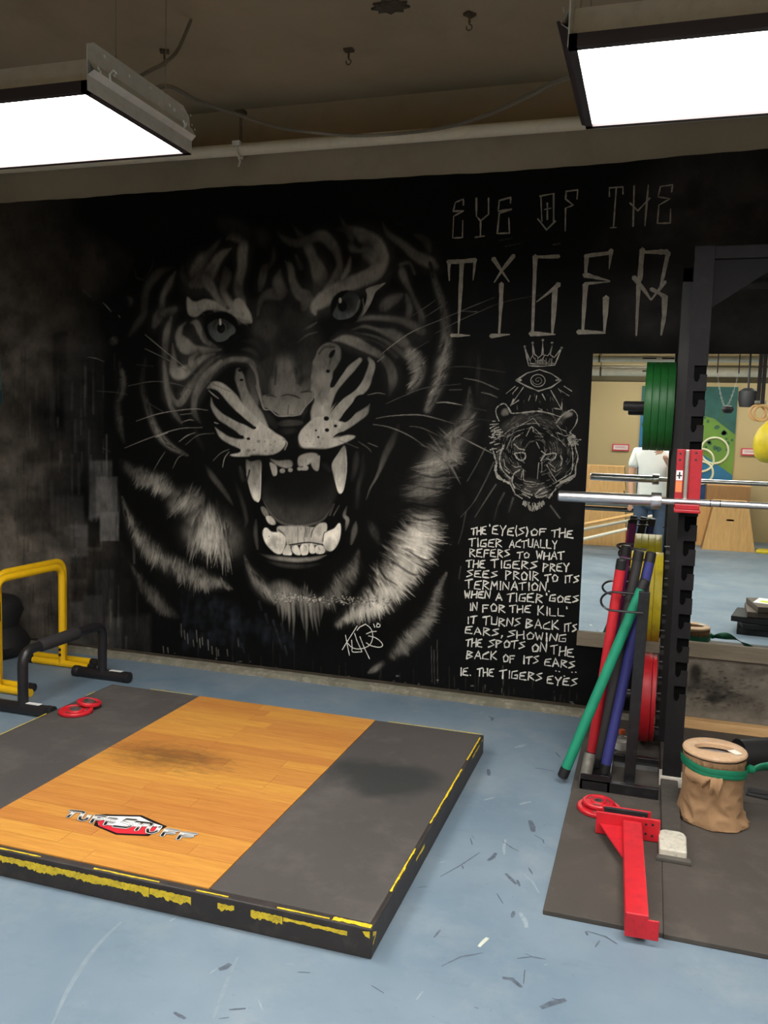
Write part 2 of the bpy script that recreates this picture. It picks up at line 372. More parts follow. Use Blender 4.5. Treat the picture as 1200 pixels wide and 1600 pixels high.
    for i in range(60):
        x = rg.uniform(545, 900); y = 600+rg.uniform(0, 80)+max(0, x-700)*.35
        S(cv, [(x, y, 1, .3+.35*rg.random()), (x+18, y+6+rg.random()*14, .6, .35)], 1.2, .35, **A)
    # forehead centre and right brow
    for d, so in [
        ([(100,250,3,.1),(112,320,4,.2),(85,378,5,.2),(55,395,9,.24),(40,460,11,.3),(25,530,8,.24)], 4),
        ([(150,410,7,.26),(138,480,14,.34),(150,545,18,.3),(80,560,12,.28),(30,600,7,.24),(10,690,5,.22)], 5),
        ([(180,350,3,.2),(215,390,8,.32),(228,470,10,.34),(265,550,14,.34),(320,585,18,.36),(300,640,14,.26)], 4),
        ([(250,315,5,.22),(280,390,7,.2)], 4),
        ([(225,120,4,.1),(275,190,7,.24),(320,250,12,.34),(355,330,13,.36),(385,400,18,.42),(400,450,20,.38),(375,520,8,.24)], 5),
        ([(120,140,3,.08),(165,205,7,.2),(250,240,10,.22),(330,215,10,.25),(410,195,14,.33),(470,240,13,.33),(510,310,9,.3),(522,380,8,.32),(505,460,16,.4),(450,540,22,.5)], 5),
        ([(520,60,4,.12),(545,115,6,.22),(570,150,8,.28),(630,175,14,.34),(700,210,18,.36),(755,240,16,.44),(785,310,17,.54),(775,370,20,.52),(735,430,20,.5),(650,470,18,.46),(560,505,19,.48),(480,555,21,.52),(410,600,20,.54),(365,640,15,.58),(370,680,8,.55)], 5),
        ([(540,460,8,.4),(575,400,6,.38),(590,330,4,.22)], 4),
        ([(590,235,9,.22),(605,275,8,.3),(655,288,5,.36),(690,270,9,.34)], 5), ([(700,300,16,.34),(730,330,14,.44)], 8),
        ([(480,150,4,.12),(560,160,6,.2),(600,215,7,.22)], 5),
        ([(790,110,4,.16),(830,185,7,.26),(920,250,9,.3),(1000,320,12,.34),(1070,350,15,.4),(1120,385,12,.34)], 5),
        ([(870,110,4,.1),(930,130,4,.1)], 4), ([(990,185,5,.18),(1060,225,9,.22),(1085,290,8,.2)], 5),
        ([(905,370,7,.34),(918,440,10,.4),(955,520,6,.3),(1000,620,6,.28),(1035,700,8,.3),(1030,790,15,.3)], 4),
        ([(900,375,5,.3),(960,365,4,.26),(990,430,4,.26)], 3),
        ([(785,655,10,.22),(830,610,14,.34),(910,565,6,.34)], 6),
        ([(940,560,5,.3),(960,650,8,.3),(945,720,7,.3)], 4),
        ([(560,740,3,.26),(640,715,5,.34),(740,705,6,.36),(860,715,7,.32),(950,740,9,.32),(1040,790,14,.28)], 5),
        ([(600,780,2,.24),(680,760,4,.32),(770,785,5,.32),(860,815,14,.34),(930,870,18,.34)], 5),
        ([(620,800,2,.2),(730,820,3,.28),(830,870,6,.26),(940,950,8,.3)], 4), ([(640,830,2,.16),(760,860,3,.2),(880,950,6,.2)], 4),
        ([(480,850,3,.4),(545,838,10,.46),(620,858,13,.46),(700,900,11,.42),(780,945,9,.34),(840,1020,12,.3),(855,1100,12,.28),(835,1190,6,.16)], 3.5),
        ([(300,780,3,.2),(340,760,4,.3),(380,735,2,.3)], 2), ([(260,860,2,.2),(320,815,3,.3),(385,795,1.5,.3)], 2)]:
        S(cv, d, so, halo=True, **B)
    # left eye
    El(cv, 346, 511, 27, 25, .02, 4)
    S(cv, [(628,790,3,.3),(645,840,4,.32),(700,880,3,.3)], 1.6, **A)
    Pg(cv, [(658,770),(665,740),(700,715),(760,712),(805,735),(830,775),(830,800),(800,820),(770,848),(720,856),(680,825)], .22, 2, v2=.36, tint=(.9, 1, .92), **A)
    El(cv, 346, 506, 15, 13, .17, 8, .8); El(cv, 345, 512, 8.5, 10, .32, 2, .6)
    El(cv, 345.5, 512.5, 6.5, 8.5, .025, 2); El(cv, 347, 515, 2.5, 3.5, .1, 1.5)
    S(cv, [(735,708,3,.75),(738,745,3.5,.7)], 1.2, **A)
    S(cv, [(655,745,3,.02),(700,705,6,.01),(770,700,7,.01),(830,755,4,.02)], 2, **A)
    S(cv, [(835,800,5,.02),(860,790,5,.02)], 3, **A)
    # right eye
    Pg(cv, [(690,525),(770,498),(810,488),(775,520),(745,550),(715,620),(672,688),(630,712),(655,675),(685,620),(695,565)], .5, 2, **B)
    El(cv, 542, 480, 26, 27, .02, 4)
    Pg(cv, [(480,690),(500,640),(530,590),(570,548),(610,545),(645,575),(652,620),(630,670),(590,705),(520,718)], .17, 2, v2=.36, tint=(.9, 1, .94), **B)
    El(cv, 540, 476, 13, 12, .15, 8, .8); S(cv, [(570,700,3,.36),(625,665,3,.4),(645,600,3,.4)], 2, **B)
    El(cv, 535, 478, 7, 9, .03, 2); El(cv, 531.7, 469.5, 2.4, 4.2, .7, 1)
    S(cv, [(640,710,2,.26),(672,650,2,.32),(668,590,2,.3)], 1.2, **B)
    # nostril pad at the right, muzzle top
    Pg(cv, [(350,1010),(370,950),(395,895),(445,862),(495,868),(528,900),(530,960),(505,1010),(478,1060),(470,1200),(350,1200)], .36, 3, v2=.48, **B)
    S(cv, [(395,930,3,.2),(430,890,4,.22),(490,890,3,.2)], 3, .8, **B)
    Pg(cv, [(455,945),(470,915),(495,905),(490,935),(468,960)], .03, 2, **B)
    Pg(cv, [(440,1040),(450,1010),(465,1030),(462,1055),(445,1058)], .03, 2, **B)
    S(cv, [(470,960,3,.2),(455,1010,3,.15)], 2, .7, **B)
    # nose bridge sides
    S(cv, [(280,1120,10,.1),(310,1050,14,.24),(340,1000,8,.2)], 8, **B); S(cv, [(300,1150,16,.3),(330,1110,10,.26)], 8, **B)
    S(cv, [(620,60,12,.2),(640,150,10,.18),(665,210,6,.18)], 8, **Cc)
    # --- muzzle, traced on the third sheet
    for d, so in [
        ([(330,10,6,.34),(240,110,7,.4),(180,205,8,.44),(130,275,9,.42),(90,270,7,.4),(60,200,5,.34),(50,130,4,.3)], 3),
        ([(25,20,6,.4),(40,150,6,.4),(60,270,6,.4),(90,340,6,.36),(135,405,4,.24)], 3.5),
        ([(380,20,8,.42),(290,100,8,.44),(235,190,9,.42),(215,270,8,.36),(215,340,7,.28),(250,400,4,.16)], 3.5),
        ([(560,30,5,.3),(600,90,4,.34),(615,180,3,.44),(650,315,2.5,.5)], 2),
        ([(220,440,5,.1),(235,500,6,.13),(270,560,6,.1)], 6)]:
        S(cv, d, so, halo=True, **Cc)
    # left pad and its fingers
    S(cv, [(490,78,12,.38),(500,130,13,.4),(520,200,12,.42),(550,270,16,.46),(590,350,20,.54),(640,430,24,.6)], 3, **Cc)
    S(cv, [(560,90,14,.2),(580,180,12,.3),(600,280,10,.4)], 8, .7, **Cc)
    S(cv, [(298,184,4,.45),(335,168,9,.55),(385,185,12,.58),(450,250,15,.58),(500,310,13,.56),(560,380,16,.6),(620,450,26,.66)], 2.2, **Cc)
    S(cv, [(320,245,1.5,.4),(330,300,5,.52),(375,360,9,.58),(430,395,10,.6),(500,435,13,.62),(570,480,22,.66)], 2.2, **Cc)
    S(cv, [(345,432,1.5,.5),(385,480,7,.6),(430,510,8,.62),(500,535,12,.64),(560,555,24,.68),(640,545,30,.7)], 2.2, **Cc)
    Pg(cv, [(440,603),(490,590),(520,560),(560,500),(590,440),(620,400),(660,420),(720,465),(775,500),(785,530),(765,565),(730,592),(690,606),(600,610),(480,617)], .7, 3, **Cc)
    El(cv, 432, 692, 13, 10, .6, 8, .4); S(cv, [(770,505,2,.5),(795,530,2,.55),(780,570,2,.5)], 1.5, **Cc)
    Pg(cv, [(345,250),(400,280),(440,310),(490,340),(530,375),(595,430),(580,442),(530,415),(480,395),(430,365),(380,330)], .03, 2, **Cc)
    Pg(cv, [(370,415),(430,440),(480,470),(525,490),(500,498),(450,478),(400,455)], .03, 2, **Cc)
    for x, y, r in [(590,433,12),(512,490,13),(553,502,12),(500,75,13),(510,135,12),(485,575,20)]: El(cv, 250+x/4, 560+y/4, r/4, r/5.5, .04, 1.5)
    for x, y, r in [(615,518,12),(553,575,13),(655,520,6),(590,572,8),(690,540,6),(720,520,5),(660,580,6),(700,575,5)]: El(cv, 250+x/4, 560+y/4, r/4, r/5, .3, 2, .6)
    S(cv, [(400,608,3,.1),(470,622,4,.03),(600,625,5,.02),(700,612,4,.02),(770,590,4,.02)], 2.5, **Cc)
    # nose
    Pg(cv, [(640,235),(700,228),(760,222),(830,225),(880,222),(955,200),(957,255),(912,300),(880,352),(820,353),(760,360),(720,335),(675,312),(650,300)], .34, 3, v2=.5, **Cc)
    S(cv, [(665,235,1.5,.08),(700,232,2.5,.08),(725,243,1.5,.1)], 2, .8, **Cc); S(cv, [(760,235,1.5,.12),(800,226,2,.1),(850,238,3,.1),(875,250,1.5,.1)], 2, .8, **Cc)
    S(cv, [(880,212,1.5,.08),(915,206,2.5,.08),(945,210,1.5,.1)], 2, .8, **Cc)
    S(cv, [(802,290,1.5,.25),(800,350,1.5,.2)], 2, .8, **Cc)
    S(cv, [(600,170,1.2,.4),(622,240,1.2,.5),(650,315,1.5,.6),(690,322,1.5,.5),(735,358,1.5,.6),(800,360,1.2,.6),(870,352,1.2,.5),(905,310,1.5,.6),(950,258,1.2,.5)], 1, **Cc)
    S(cv, [(955,260,1,.5),(957,150,1,.4),(960,40,1,.4)], 1, .8, **Cc)
    S(cv, [(650,330,6,.12),(690,385,10,.18),(725,430,6,.12)], 5, **Cc)
    S(cv, [(738,410,6,.16),(800,404,8,.24),(885,402,6,.2)], 2.5, **Cc); S(cv, [(750,450,5,.08),(800,455,8,.15),(855,448,4,.1)], 3, **Cc)
    S(cv, [(930,290,4,.1),(905,340,5,.16),(890,380,3,.1)], 3, **Cc)
    # right pad and fingers (fourth sheet)
    S(cv, [(225,20,22,.42),(218,120,21,.44),(215,200,19,.46),(215,290,24,.54),(190,370,30,.6)], 3, **Dd)
    S(cv, [(450,10,10,.5),(390,70,10,.52),(330,140,9,.52),(285,200,9,.54),(250,280,11,.56),(225,350,14,.6)], 2.2, **Dd)
    S(cv, [(505,0,6,.4),(525,40,9,.5),(505,110,10,.56),(480,170,12,.58),(430,225,11,.58),(370,270,16,.58),(310,330,18,.62),(260,400,24,.66)], 2.2, **Dd)
    S(cv, [(512,285,1.5,.4),(480,335,9,.5),(430,370,11,.54),(385,405,10,.58),(330,430,14,.62),(270,470,24,.66)], 2.2, **Dd)
    Pg(cv, [(66,500),(80,455),(120,410),(170,370),(220,365),(280,380),(330,400),(320,450),(290,480),(290,500),(370,480),(420,490),(350,530),(250,562),(190,572),(130,574),(85,550)], .68, 3, **Dd)
    El(cv, 476, 688, 9, 13, .6, 7, .4)
    Pg(cv, [(270,330),(300,280),(340,230),(380,170),(400,110),(465,40),(490,20),(480,90),(450,160),(400,215),(350,250),(300,300),(262,345)], .03, 2, **Dd)
    Pg(cv, [(332,385),(350,340),(400,280),(430,235),(480,225),(500,250),(440,320),(400,370),(360,400)], .03, 2, **Dd)
    Pg(cv, [(283,495),(310,468),(350,455),(400,448),(420,465),(350,475)], .03, 2, **Dd)
    Pg(cv, [(262,175),(280,120),(330,60),(380,20),(360,70),(320,130),(285,180)], .03, 2, **Dd)
    for x, y, r in [(240,376,17),(244,448,14),(297,422,11),(175,450,7),(190,492,8),(250,80,13)]: El(cv, 450+x/4, 560+y/4, r/4, r/4.6, .03, 1.5)
    for x, y in [(120,480),(140,520),(160,540),(200,530),(110,520),(220,500)]: El(cv, 450+x/4, 560+y/4, 1.2, 1, .4, 1.2, .6)
    # --- mouth
    Pg(cv, [(385,716),(430,712),(470,700),(535,705),(552,720),(548,790),(535,860),(500,874),(430,872),(405,840),(395,790)], .012, 5)
    Pg(cv, [(640,850),(650,790),(700,740),(780,710),(900,710),(1000,705),(1070,740),(1100,820),(1085,900),(1040,980),(960,1025),(870,1040),(790,1030),(720,990),(670,930)], .07, 8, v2=.27, **Cc)
    El(cv, 467, 755, 50, 34, .045, 30, .8)
    S(cv, [(640,870,1.5,.2),(680,950,3,.3),(740,1015,3.5,.34),(830,1045,3.5,.36),(930,1040,3.5,.36),(1020,1005,3,.32),(1085,910,1.5,.2)], 2.5, **Cc)
    S(cv, [(650,900,1,.24),(700,985,1.6,.3),(780,1040,1.5,.3)], 1.5, **Cc)
    Pg(cv, [(690,628),(740,640),(800,635),(826,645),(825,675),(790,685),(745,672),(715,655)], .42, 3, v2=.62, **Cc)
    Pg(cv, [(865,620),(900,598),(950,590),(985,600),(975,625),(940,655),(905,672),(866,670)], .5, 3, v2=.6, **Cc)
    Pg(cv, [(945,660),(965,625),(998,607),(998,650),(990,700),(965,697)], .55, 1.5, **Cc)
    Pg(cv, [(686,652),(705,655),(727,672),(733,705),(728,730),(708,733),(696,700)], .62, 1.5, **Cc)
    for x, y, r in [(765,703,17),(815,697,15),(870,690,13),(910,685,18),(892,690,12)]: El(cv, 250+x/4, 560+y/4, r/4, r/4.6, .6, 1.4)
    Pg(cv, [(538,636),(570,645),(632,640),(632,740),(630,830),(625,880),(606,892),(585,880),(562,820),(545,740)], .3, 2, v2=.86, **Cc)
    S(cv, [(628,650,1.2,.5),(630,780,1.5,.75),(620,884,1.5,.85),(600,886,1.5,.8),(565,820,1.2,.7),(542,720,1.2,.5)], 1.2, **Cc)
    S(cv, [(585,680,7,.3),(595,780,5,.5)], 5, .6, **Cc)
    Pg(cv, [(1075,660),(1110,600),(1152,545),(1166,600),(1168,690),(1158,770),(1145,825),(1128,845),(1112,830),(1098,780),(1083,720)], .45, 2, v2=.85, **Cc)
    S(cv, [(1158,570,1.2,.6),(1166,680,1.5,.75),(1150,800,1.5,.8),(1130,840,1.5,.85),(1108,800,1.5,.8),(1085,710,1.2,.6)], 1.2, **Cc)
    S(cv, [(1135,600,5,.62),(1130,720,5,.66)], 5, .5, **Cc)
    S(cv, [(1020,660,8,.1),(1060,700,5,.13)], 6, **Cc)
    Pg(cv, [(630,930),(650,928),(675,960),(680,985),(660,990),(640,965)], .42, 1.5, **Cc)
    Pg(cv, [(662,990),(690,985),(715,1010),(722,1035),(700,1040),(675,1025)], .72, 1.5, **Cc)
    # lower jaw
    Pg(cv, [(132,178),(180,168),(250,168),(320,170),(350,175),(430,180),(440,240),(420,285),(330,285),(280,282),(190,295),(150,250)], .66, 3, v2=.74, **F6)
    for x0, y0, x1, y1, w in [(262,172,262,275,1.2),(280,175,282,190,1.2),(310,178,306,235,1.8),(322,180,316,235,1.2),(336,172,332,215,1.5),(300,240,302,275,1),(350,200,340,235,1.2)]:
        S(cv, [(x0,y0,w,.3),(x1,y1,w,.35)], 1.2, .8, **F6)
    Pg(cv, [(345,262),(350,215),(375,165),(410,148),(440,152),(443,190),(425,215),(405,250),(380,275)], .76, 2, **F6)
    S(cv, [(345,240,1,.3),(358,190,1.2,.3),(390,155,1.2,.4)], 1.2, **F6); El(cv, 499, 830, 5, 8, .55, 5, .6)
    S(cv, [(140,190,2,.3),(175,225,2.5,.25),(190,290,2.5,.25)], 2, **F6); S(cv, [(190,290,2,.1),(250,280,2.5,.15),(330,270,2,.15),(420,285,2.5,.1)], 1.5, **F6)
    for pts in ([(42,215),(52,182),(72,182),(100,205),(150,208),(182,235),(185,275),(172,320),(155,342),(125,338),(90,310),(58,270)],
                [(418,265),(425,212),(450,200),(490,182),(515,152),(528,158),(530,205),(520,260),(495,305),(465,325),(435,310)]):
        Pg(cv, pts, .9, 2, **F6)
    El(cv, 430, 846, 8, 10, .62, 8, .7, rot=-.6); El(cv, 512, 850, 5, 12, .6, 7, .6, rot=.4); El(cv, 436, 850, 5, 6, .95, 5, .7); S(cv, [(500,250,3,.95),(515,190,2,.95)], 3, .7, **F6)
    S(cv, [(418,265,1.5,.1),(425,215,1.5,.15),(442,203,1.2,.2)], 1.2, **F6)
    El(cv, 420.5, 838, .9, .9, .1, .6)
    for pts in ([(170,345),(172,325),(195,285),(215,300),(225,345),(200,350)],[(228,325),(225,300),(250,288),(265,300),(280,345),(250,346)],[(285,345),(275,310),(285,285),(310,278),(330,290),(325,340),(300,350)],
                [(335,330),(335,290),(348,275),(362,290),(372,330),(355,340)],[(375,335),(370,300),(400,286),(425,300),(430,330),(405,342)]):
        Pg(cv, pts, .88, 1.4, **F6)
    for a, b in [((300,285),(315,300)),((215,300),(222,330)),((390,300),(400,320))]: S(cv, [(*a,.8,.4),(*b,.8,.4)], 1, **F6)
    S(cv, [(20,340,2,.1),(80,360,4,.3),(160,372,5,.5),(270,380,5,.56),(370,370,4,.5),(440,350,2,.3)], 3, **F6)
    S(cv, [(60,385,3,.1),(160,410,5,.22),(280,420,5,.22),(400,405,3,.1)], 5, **F6)
    for d, so in [([(690,420,8,.12),(650,520,9,.2),(610,600,8,.24),(580,680,5,.3),(550,750,3,.34),(515,810,2,.34),(490,880,2,.2)], 4),
                  ([(430,590,8,.14),(420,680,7,.2),(400,760,5,.12)], 5), ([(470,600,4,.1),(465,700,6,.12),(440,800,5,.2),(430,930,6,.12)], 6),
                  ([(368,925,2,.3),(352,980,4,.44),(372,1010,5,.5),(360,1075,2,.3)], 2), ([(425,1020,2,.3),(415,1080,7,.34),(395,1160,3,.3)], 3),
                  ([(320,920,1.5,.3),(285,980,2,.3)], 1.5), ([(290,910,1.5,.3),(262,980,2,.3)], 1.5)]:
        S(cv, d, so, **Dd)
    for d, so in [([(285,670,4,.12),(330,740,7,.26),(400,830,6,.24),(455,915,3,.16)], 4),
                  ([(500,680,5,.2),(520,760,5,.14)], 4), ([(470,770,3,.1),(510,880,5,.16),(540,1000,5,.22),(530,1060,2,.14)], 4),
                  ([(600,1010,4,.16),(598,1100,5,.26),(610,1190,3,.24)], 3), ([(560,700,3,.1),(545,760,3,.2)], 3)]:
        S(cv, d, so, **Cc)
    # --- locks of fur
    fur(cv, rg, [(692,545,14,.2,-.7,.7),(697,500,18,.34,-.6,.8),(680,440,15,.28,.2,1),(672,412,8,.15,.3,1)], 150, 1.4)
    fur(cv, rg, [(695,500,20,.34,-.4,.9),(697,540,26,.46,-.6,.8),(690,575,30,.54,-.75,.65),(682,605,26,.52,-.75,.65),(668,640,16,.42,-.7,.7)], 260, 1.6)
    fur(cv, rg, [(640,550,24,.5,-.7,.6),(653,570,30,.56,-.8,.6),(650,595,24,.52,-.75,.65),(637,614,9,.3,-.6,.8)], 200, 1.6, dark=.2)
    fur(cv, rg, [(748,550,10,.12,.1,1),(747,585,10,.2,-.1,1),(745,620,6,.1,-.1,1)], 30, 1.6, dark=0)
    fur(cv, rg, [(734,605,4,.26,.05,1),(733,630,14,.4,-.3,1),(731,655,30,.5,-.8,.6),(716,682,46,.5,-.9,.5),(700,704,52,.56,.9,.35),(684,724,58,.54,-1,.15),(668,748,60,.46,1,-.12),(660,772,60,.42,1,-.06),(657,790,50,.16,1,0),(659,806,52,.56,1,.12),(662,826,60,.8,1,.25),(652,850,62,.86,1,.35),(640,872,62,.84,.85,.55),(622,900,58,.84,.75,.7),(600,928,52,.86,.5,.85),(575,948,40,.82,.25,1),(548,962,26,.7,.1,1),(528,976,14,.5,-.1,1)], 1900, 2.6, jit=.16, dark=.26, alpha=.7, bend=.07)
    El(cv, 655, 829, 14, 13, .8, 20, .3); El(cv, 705, 712, 14, 7, .62, 9, .4); El(cv, 628, 898, 15, 9, .82, 12, .4); El(cv, 600, 925, 12, 8, .8, 12, .4)
    for d in [[(640,785),(675,792),(705,788)],[(632,800),(655,812),(680,812)],[(640,862),(665,875),(690,868)],[(650,880),(672,890),(690,892)],[(585,870),(600,900),(622,915)],[(600,868),(640,895),(655,898)],[(560,905),(575,930),(578,950)],[(650,740),(680,746),(700,740)],[(655,760),(690,765),(700,757)]]:
        S(cv, [(x, y, w, .03) for (x, y), w in zip(d, (1, 3.5, 1))], 2.5, .75)
    fur(cv, rg, [(697,895,5,.34,.9,.4),(686,920,14,.42,1,.2),(677,950,24,.48,1,.25),(664,972,30,.5,.9,.4),(648,992,32,.5,.8,.6),(630,1010,28,.48,.6,.8),(614,1024,18,.36,.3,1)], 330, 1.7)
    fur(cv, rg, [(598,1036,12,.24,-.6,.6),(585,1046,12,.5,-.8,.5),(576,1051,5,.4,-.9,.3)], 50, 1.6, dark=.1)
    fur(cv, rg, [(560,862,8,.3,.2,1),(553,885,22,.42,.5,.8),(541,905,32,.48,.5,.9),(526,924,34,.46,.4,1),(508,940,26,.4,.2,1)], 300, 1.7, dark=.3)
    fur(cv, rg, [(577,815,12,.12,.3,1),(584,830,18,.26,.35,1),(592,848,12,.14,.3,1)], 40, 1.4, dark=0)
    fur(cv, rg, [(382,868,4,.3,.2,1),(390,890,14,.46,.4,1),(404,912,26,.54,.4,1),(422,926,30,.62,.3,1),(445,930,34,.62,.05,1),(470,934,28,.4,0,1),(490,938,22,.34,0,1)], 420, 1.8, dark=.28, jit=.14)
    El(cv, 439, 920, 16, 10, .7, 18, .3)
    for i, (x, y, l, v) in enumerate([(442,945,30,.5),(452,945,42,.56),(459,945,55,.5),(472,945,40,.5),(479,945,60,.52),(486,945,40,.5),(497,945,35,.4),(503,942,28,.4),(435,940,24,.4),(466,945,20,.3),(492,945,48,.4),(447,945,25,.5)]):
        S(cv, [(x-2, y-8, 5, v), (x, y+l*.4, 3.5, v*.9), (x+rg.normal(0, 3), y+l, .6, v*.5)], 2.5, .8)
    for i in range(420):                                   # chipped band where the coats meet
        x = rg.uniform(428, 612); y = 934+rg.normal(0, 3.2)+(x-428)*.03
        El(cv, x, y, rg.uniform(.4, 1.6), rg.uniform(.4, 1.1), rg.choice([.8, .06, .6]), .8, .7)
    fur(cv, rg, [(190,722,16,.14,-.4,.9),(218,745,26,.4,-.35,1),(240,752,30,.54,-.4,1),(258,764,30,.56,-.45,1),(276,776,22,.4,-.5,1)], 420, 1.8, jit=.14, dark=.3)
    fur(cv, rg, [(272,790,34,.4,-.55,.9),(288,784,44,.58,-.5,.9),(304,785,36,.56,-.45,.9),(318,790,26,.3,-.4,.9)], 360, 1.8, jit=.13, dark=.25)
    fur(cv, rg, [(300,832,50,.4,-.35,1),(314,828,66,.72,-.2,1),(328,832,72,.82,0,1),(344,840,74,.66,.1,1),(358,846,64,.4,.15,1)], 560, 2, jit=.1, dark=.27)
    El(cv, 326, 815, 13, 20, .74, 22, .3)
    fur(cv, rg, [(191,777,5,.3,.1,1),(198,800,14,.4,-.1,1),(208,824,24,.44,-.2,1),(226,850,34,.48,-.25,1),(247,870,36,.52,-.2,1),(272,886,36,.52,-.15,1),(298,900,34,.5,-.1,1),(325,908,26,.5,0,1),(345,912,18,.44,.2,1),(362,920,6,.3,.5,.8)], 1000, 1.8, jit=.15, dark=.34)
    fur(cv, rg, [(202,877,5,.18,.1,1),(213,898,14,.28,-.1,1),(226,918,24,.3,-.15,1),(243,936,28,.36,-.15,1),(262,954,22,.32,-.2,1),(278,964,10,.16,-.2,1)], 360, 1.6, jit=.15)
    fur(cv, rg, [(187,567,8,.18,.5,-.8),(192,600,16,.3,.6,-.7),(184,632,16,.26,.6,-.7),(187,665,16,.26,.5,-.8),(194,692,7,.14,.4,-.8)], 260, 1.5)
    fur(cv, rg, [(228,560,8,.12,.1,1),(222,600,12,.2,.1,1),(232,640,15,.3,.3,1),(246,675,17,.44,.6,.8),(266,697,14,.44,.8,.6),(292,711,6,.28,.9,.4)], 330, 1.5, dark=.2)
    for x, y, l in [(283,975,20),(288,985,14),(293,990,16),(307,985,18),(312,998,14),(316,996,12),(325,1000,16),(331,1010,12),(338,1012,14),(341,1015,10),(355,1015,10),(255,1010,10),(262,1012,8),(372,1000,10),(302,1000,10)]:
        S(cv, [(x, y, 1.5, .45), (x+1, y+l, .8, .5)], 1.2, .7)
    for x, y in [(427,970),(432,985),(437,1000),(445,1010),(440,975),(415,960),(405,940),(372,998),(378,1006)]:
        S(cv, [(x, y, 4, .2), (x+4, y+14, 2, .16)], 3, .6, tint=(.85, .95, 1.15))
    El(cv, 178, 533, 6.5, 7, .22, 5); S(cv, [(176,529,2,.3),(181,536,2,.3)], 2)
    # --- whiskers
    for p, v in [([(227,523),(262,552),(300,582)], .55), ([(300,582),(325,596),(360,612)], .4), ([(227,545),(262,562),(292,580)], .42),
                 ([(200,603),(240,596),(275,600),(303,609)], .36), ([(138,558),(150,560),(163,565)], .5), ([(150,611),(180,613),(200,617)], .3), ([(213,570),(240,572)], .25),
                 ([(213,658),(250,646),(300,639),(325,641)], .56), ([(282,648),(300,646)], .5), ([(195,700),(235,684),(280,670),(316,668)], .5), ([(243,683),(262,676)], .7),
                 ([(280,690),(292,681),(305,676)], .6), ([(290,695),(310,680),(335,677)], .4), ([(160,700),(172,706)], .3), ([(240,735),(250,718),(258,706)], .42), ([(270,732),(278,716),(287,710)], .4),
                 ([(326,610),(334,617),(342,623)], .75), ([(333,720),(345,708),(358,702)], .5), ([(348,730),(351,716),(358,706)], .7), ([(335,660),(341,662)], .8), ([(232,630),(258,645)], .3), ([(283,660),(296,656),(303,657)], .5),
                 ([(130,453),(142,464)], .4), ([(161,473),(168,480),(174,487)], .55), ([(185,493),(188,496)], .5),
                 ([(594,555),(615,538),(645,518),(690,499)], .6), ([(590,565),(600,557)], .7), ([(690,499),(735,480),(772,465)], .42), ([(645,493),(665,480),(680,469)], .36), ([(660,498),(685,482),(700,472)], .36), ([(650,545),(670,533)], .3),
                 ([(587,654),(610,650),(650,648),(675,652),(710,662)], .55), ([(583,663),(610,668),(640,681),(665,698)], .55), ([(665,698),(695,722),(712,748)], .28), ([(640,666),(660,669),(690,683)], .4), ([(682,629),(700,629),(722,633)], .7), ([(722,633),(760,642)], .3),
                 ([(725,591),(750,596),(780,609)], .55), ([(752,613),(765,616),(777,621)], .6), ([(714,680),(745,696),(775,711)], .65), ([(603,631),(630,619),(665,606),(720,600)], .34), ([(575,617),(590,614),(602,616)], .5),
                 ([(560,690),(575,700),(580,706)], .4), ([(575,692),(590,698)], .5), ([(530,688),(560,700)], .4), ([(700,574),(730,573),(790,582)], .3), ([(702,609),(722,609)], .45), ([(690,660),(740,655),(772,658)], .2),
                 ([(680,521),(720,500),(770,478)], .4), ([(715,486),(745,487)], .5), ([(760,481),(795,470),(850,460)], .25), ([(790,385),(815,380)], .3), ([(780,376),(800,372)], .3), ([(865,382),(875,381)], .5)]:
        n = len(p); S(cv, [(x, y, .9+.5*(i/(n-1)*(1-i/(n-1))*2), v*(.6+.4*math.sin(math.pi*(i+.6)/n))) for i, (x, y) in enumerate(p)], .8, .9)
    for p, w, v in [([(758,700),(745,726),(730,752)], 1.6, .42), ([(772,722),(758,752),(740,785),(720,808)], 1.6, .4), ([(775,757),(763,775),(742,808)], 1.8, .45), ([(788,770),(778,790),(772,812)], 2.5, .3), ([(802,778),(795,800)], 3, .3), ([(728,800),(722,830),(716,850)], 2, .28), ([(860,790),(875,810)], 1.6, .5), ([(720,885),(717,905)], 1.2, .35)]:
        S(cv, [(x, y, w*(1-.5*i/len(p)), v*(1-.35*i/len(p))) for i, (x, y) in enumerate(p)], 1.6, .9)
    for i in range(60):
        x = rg.uniform(720, 905); y = rg.uniform(560, 820)
        El(cv, x, y, rg.uniform(3, 12), rg.uniform(6, 22), .14, 14, .25)

def paint_emblem(cv, rg):
    """soft grey under-painting of the small tiger's head and the eye"""
    K = dict(o=(760, 520), k=5.52)
    for d, so, al in [([(110,860,14,.2),(200,800,12,.26),(320,740,14,.24),(450,750,14,.22),(600,800,12,.24)], 8, .8), ([(110,1000,10,.22),(140,1120,10,.2),(180,1200,8,.2)], 8, .8),
                  ([(250,1130,14,.2),(260,1190,10,.24),(310,1230,8,.2)], 8, .8), ([(560,1150,16,.22),(640,1170,14,.2)], 10, .8), ([(350,1350,18,.3),(420,1330,8,.2),(480,1370,18,.34)], 7, .8),
                  ([(560,960,20,.17),(620,1010,16,.17)], 12, .8), ([(250,930,10,.24),(270,990,8,.28),(320,1010,6,.2)], 5, .9), ([(340,1280,10,.2),(400,1300,10,.22),(440,1290,8,.2)], 7, .8),
                  ([(180,700,4,.5),(165,680,8,.46),(150,695,7,.4)], 3, .9), ([(655,725,6,.4),(690,705,8,.5),(730,700,5,.5)], 3, .9), ([(610,780,10,.3),(650,740,8,.3)], 6, .8)]:
        S(cv, d, so, al, **K)
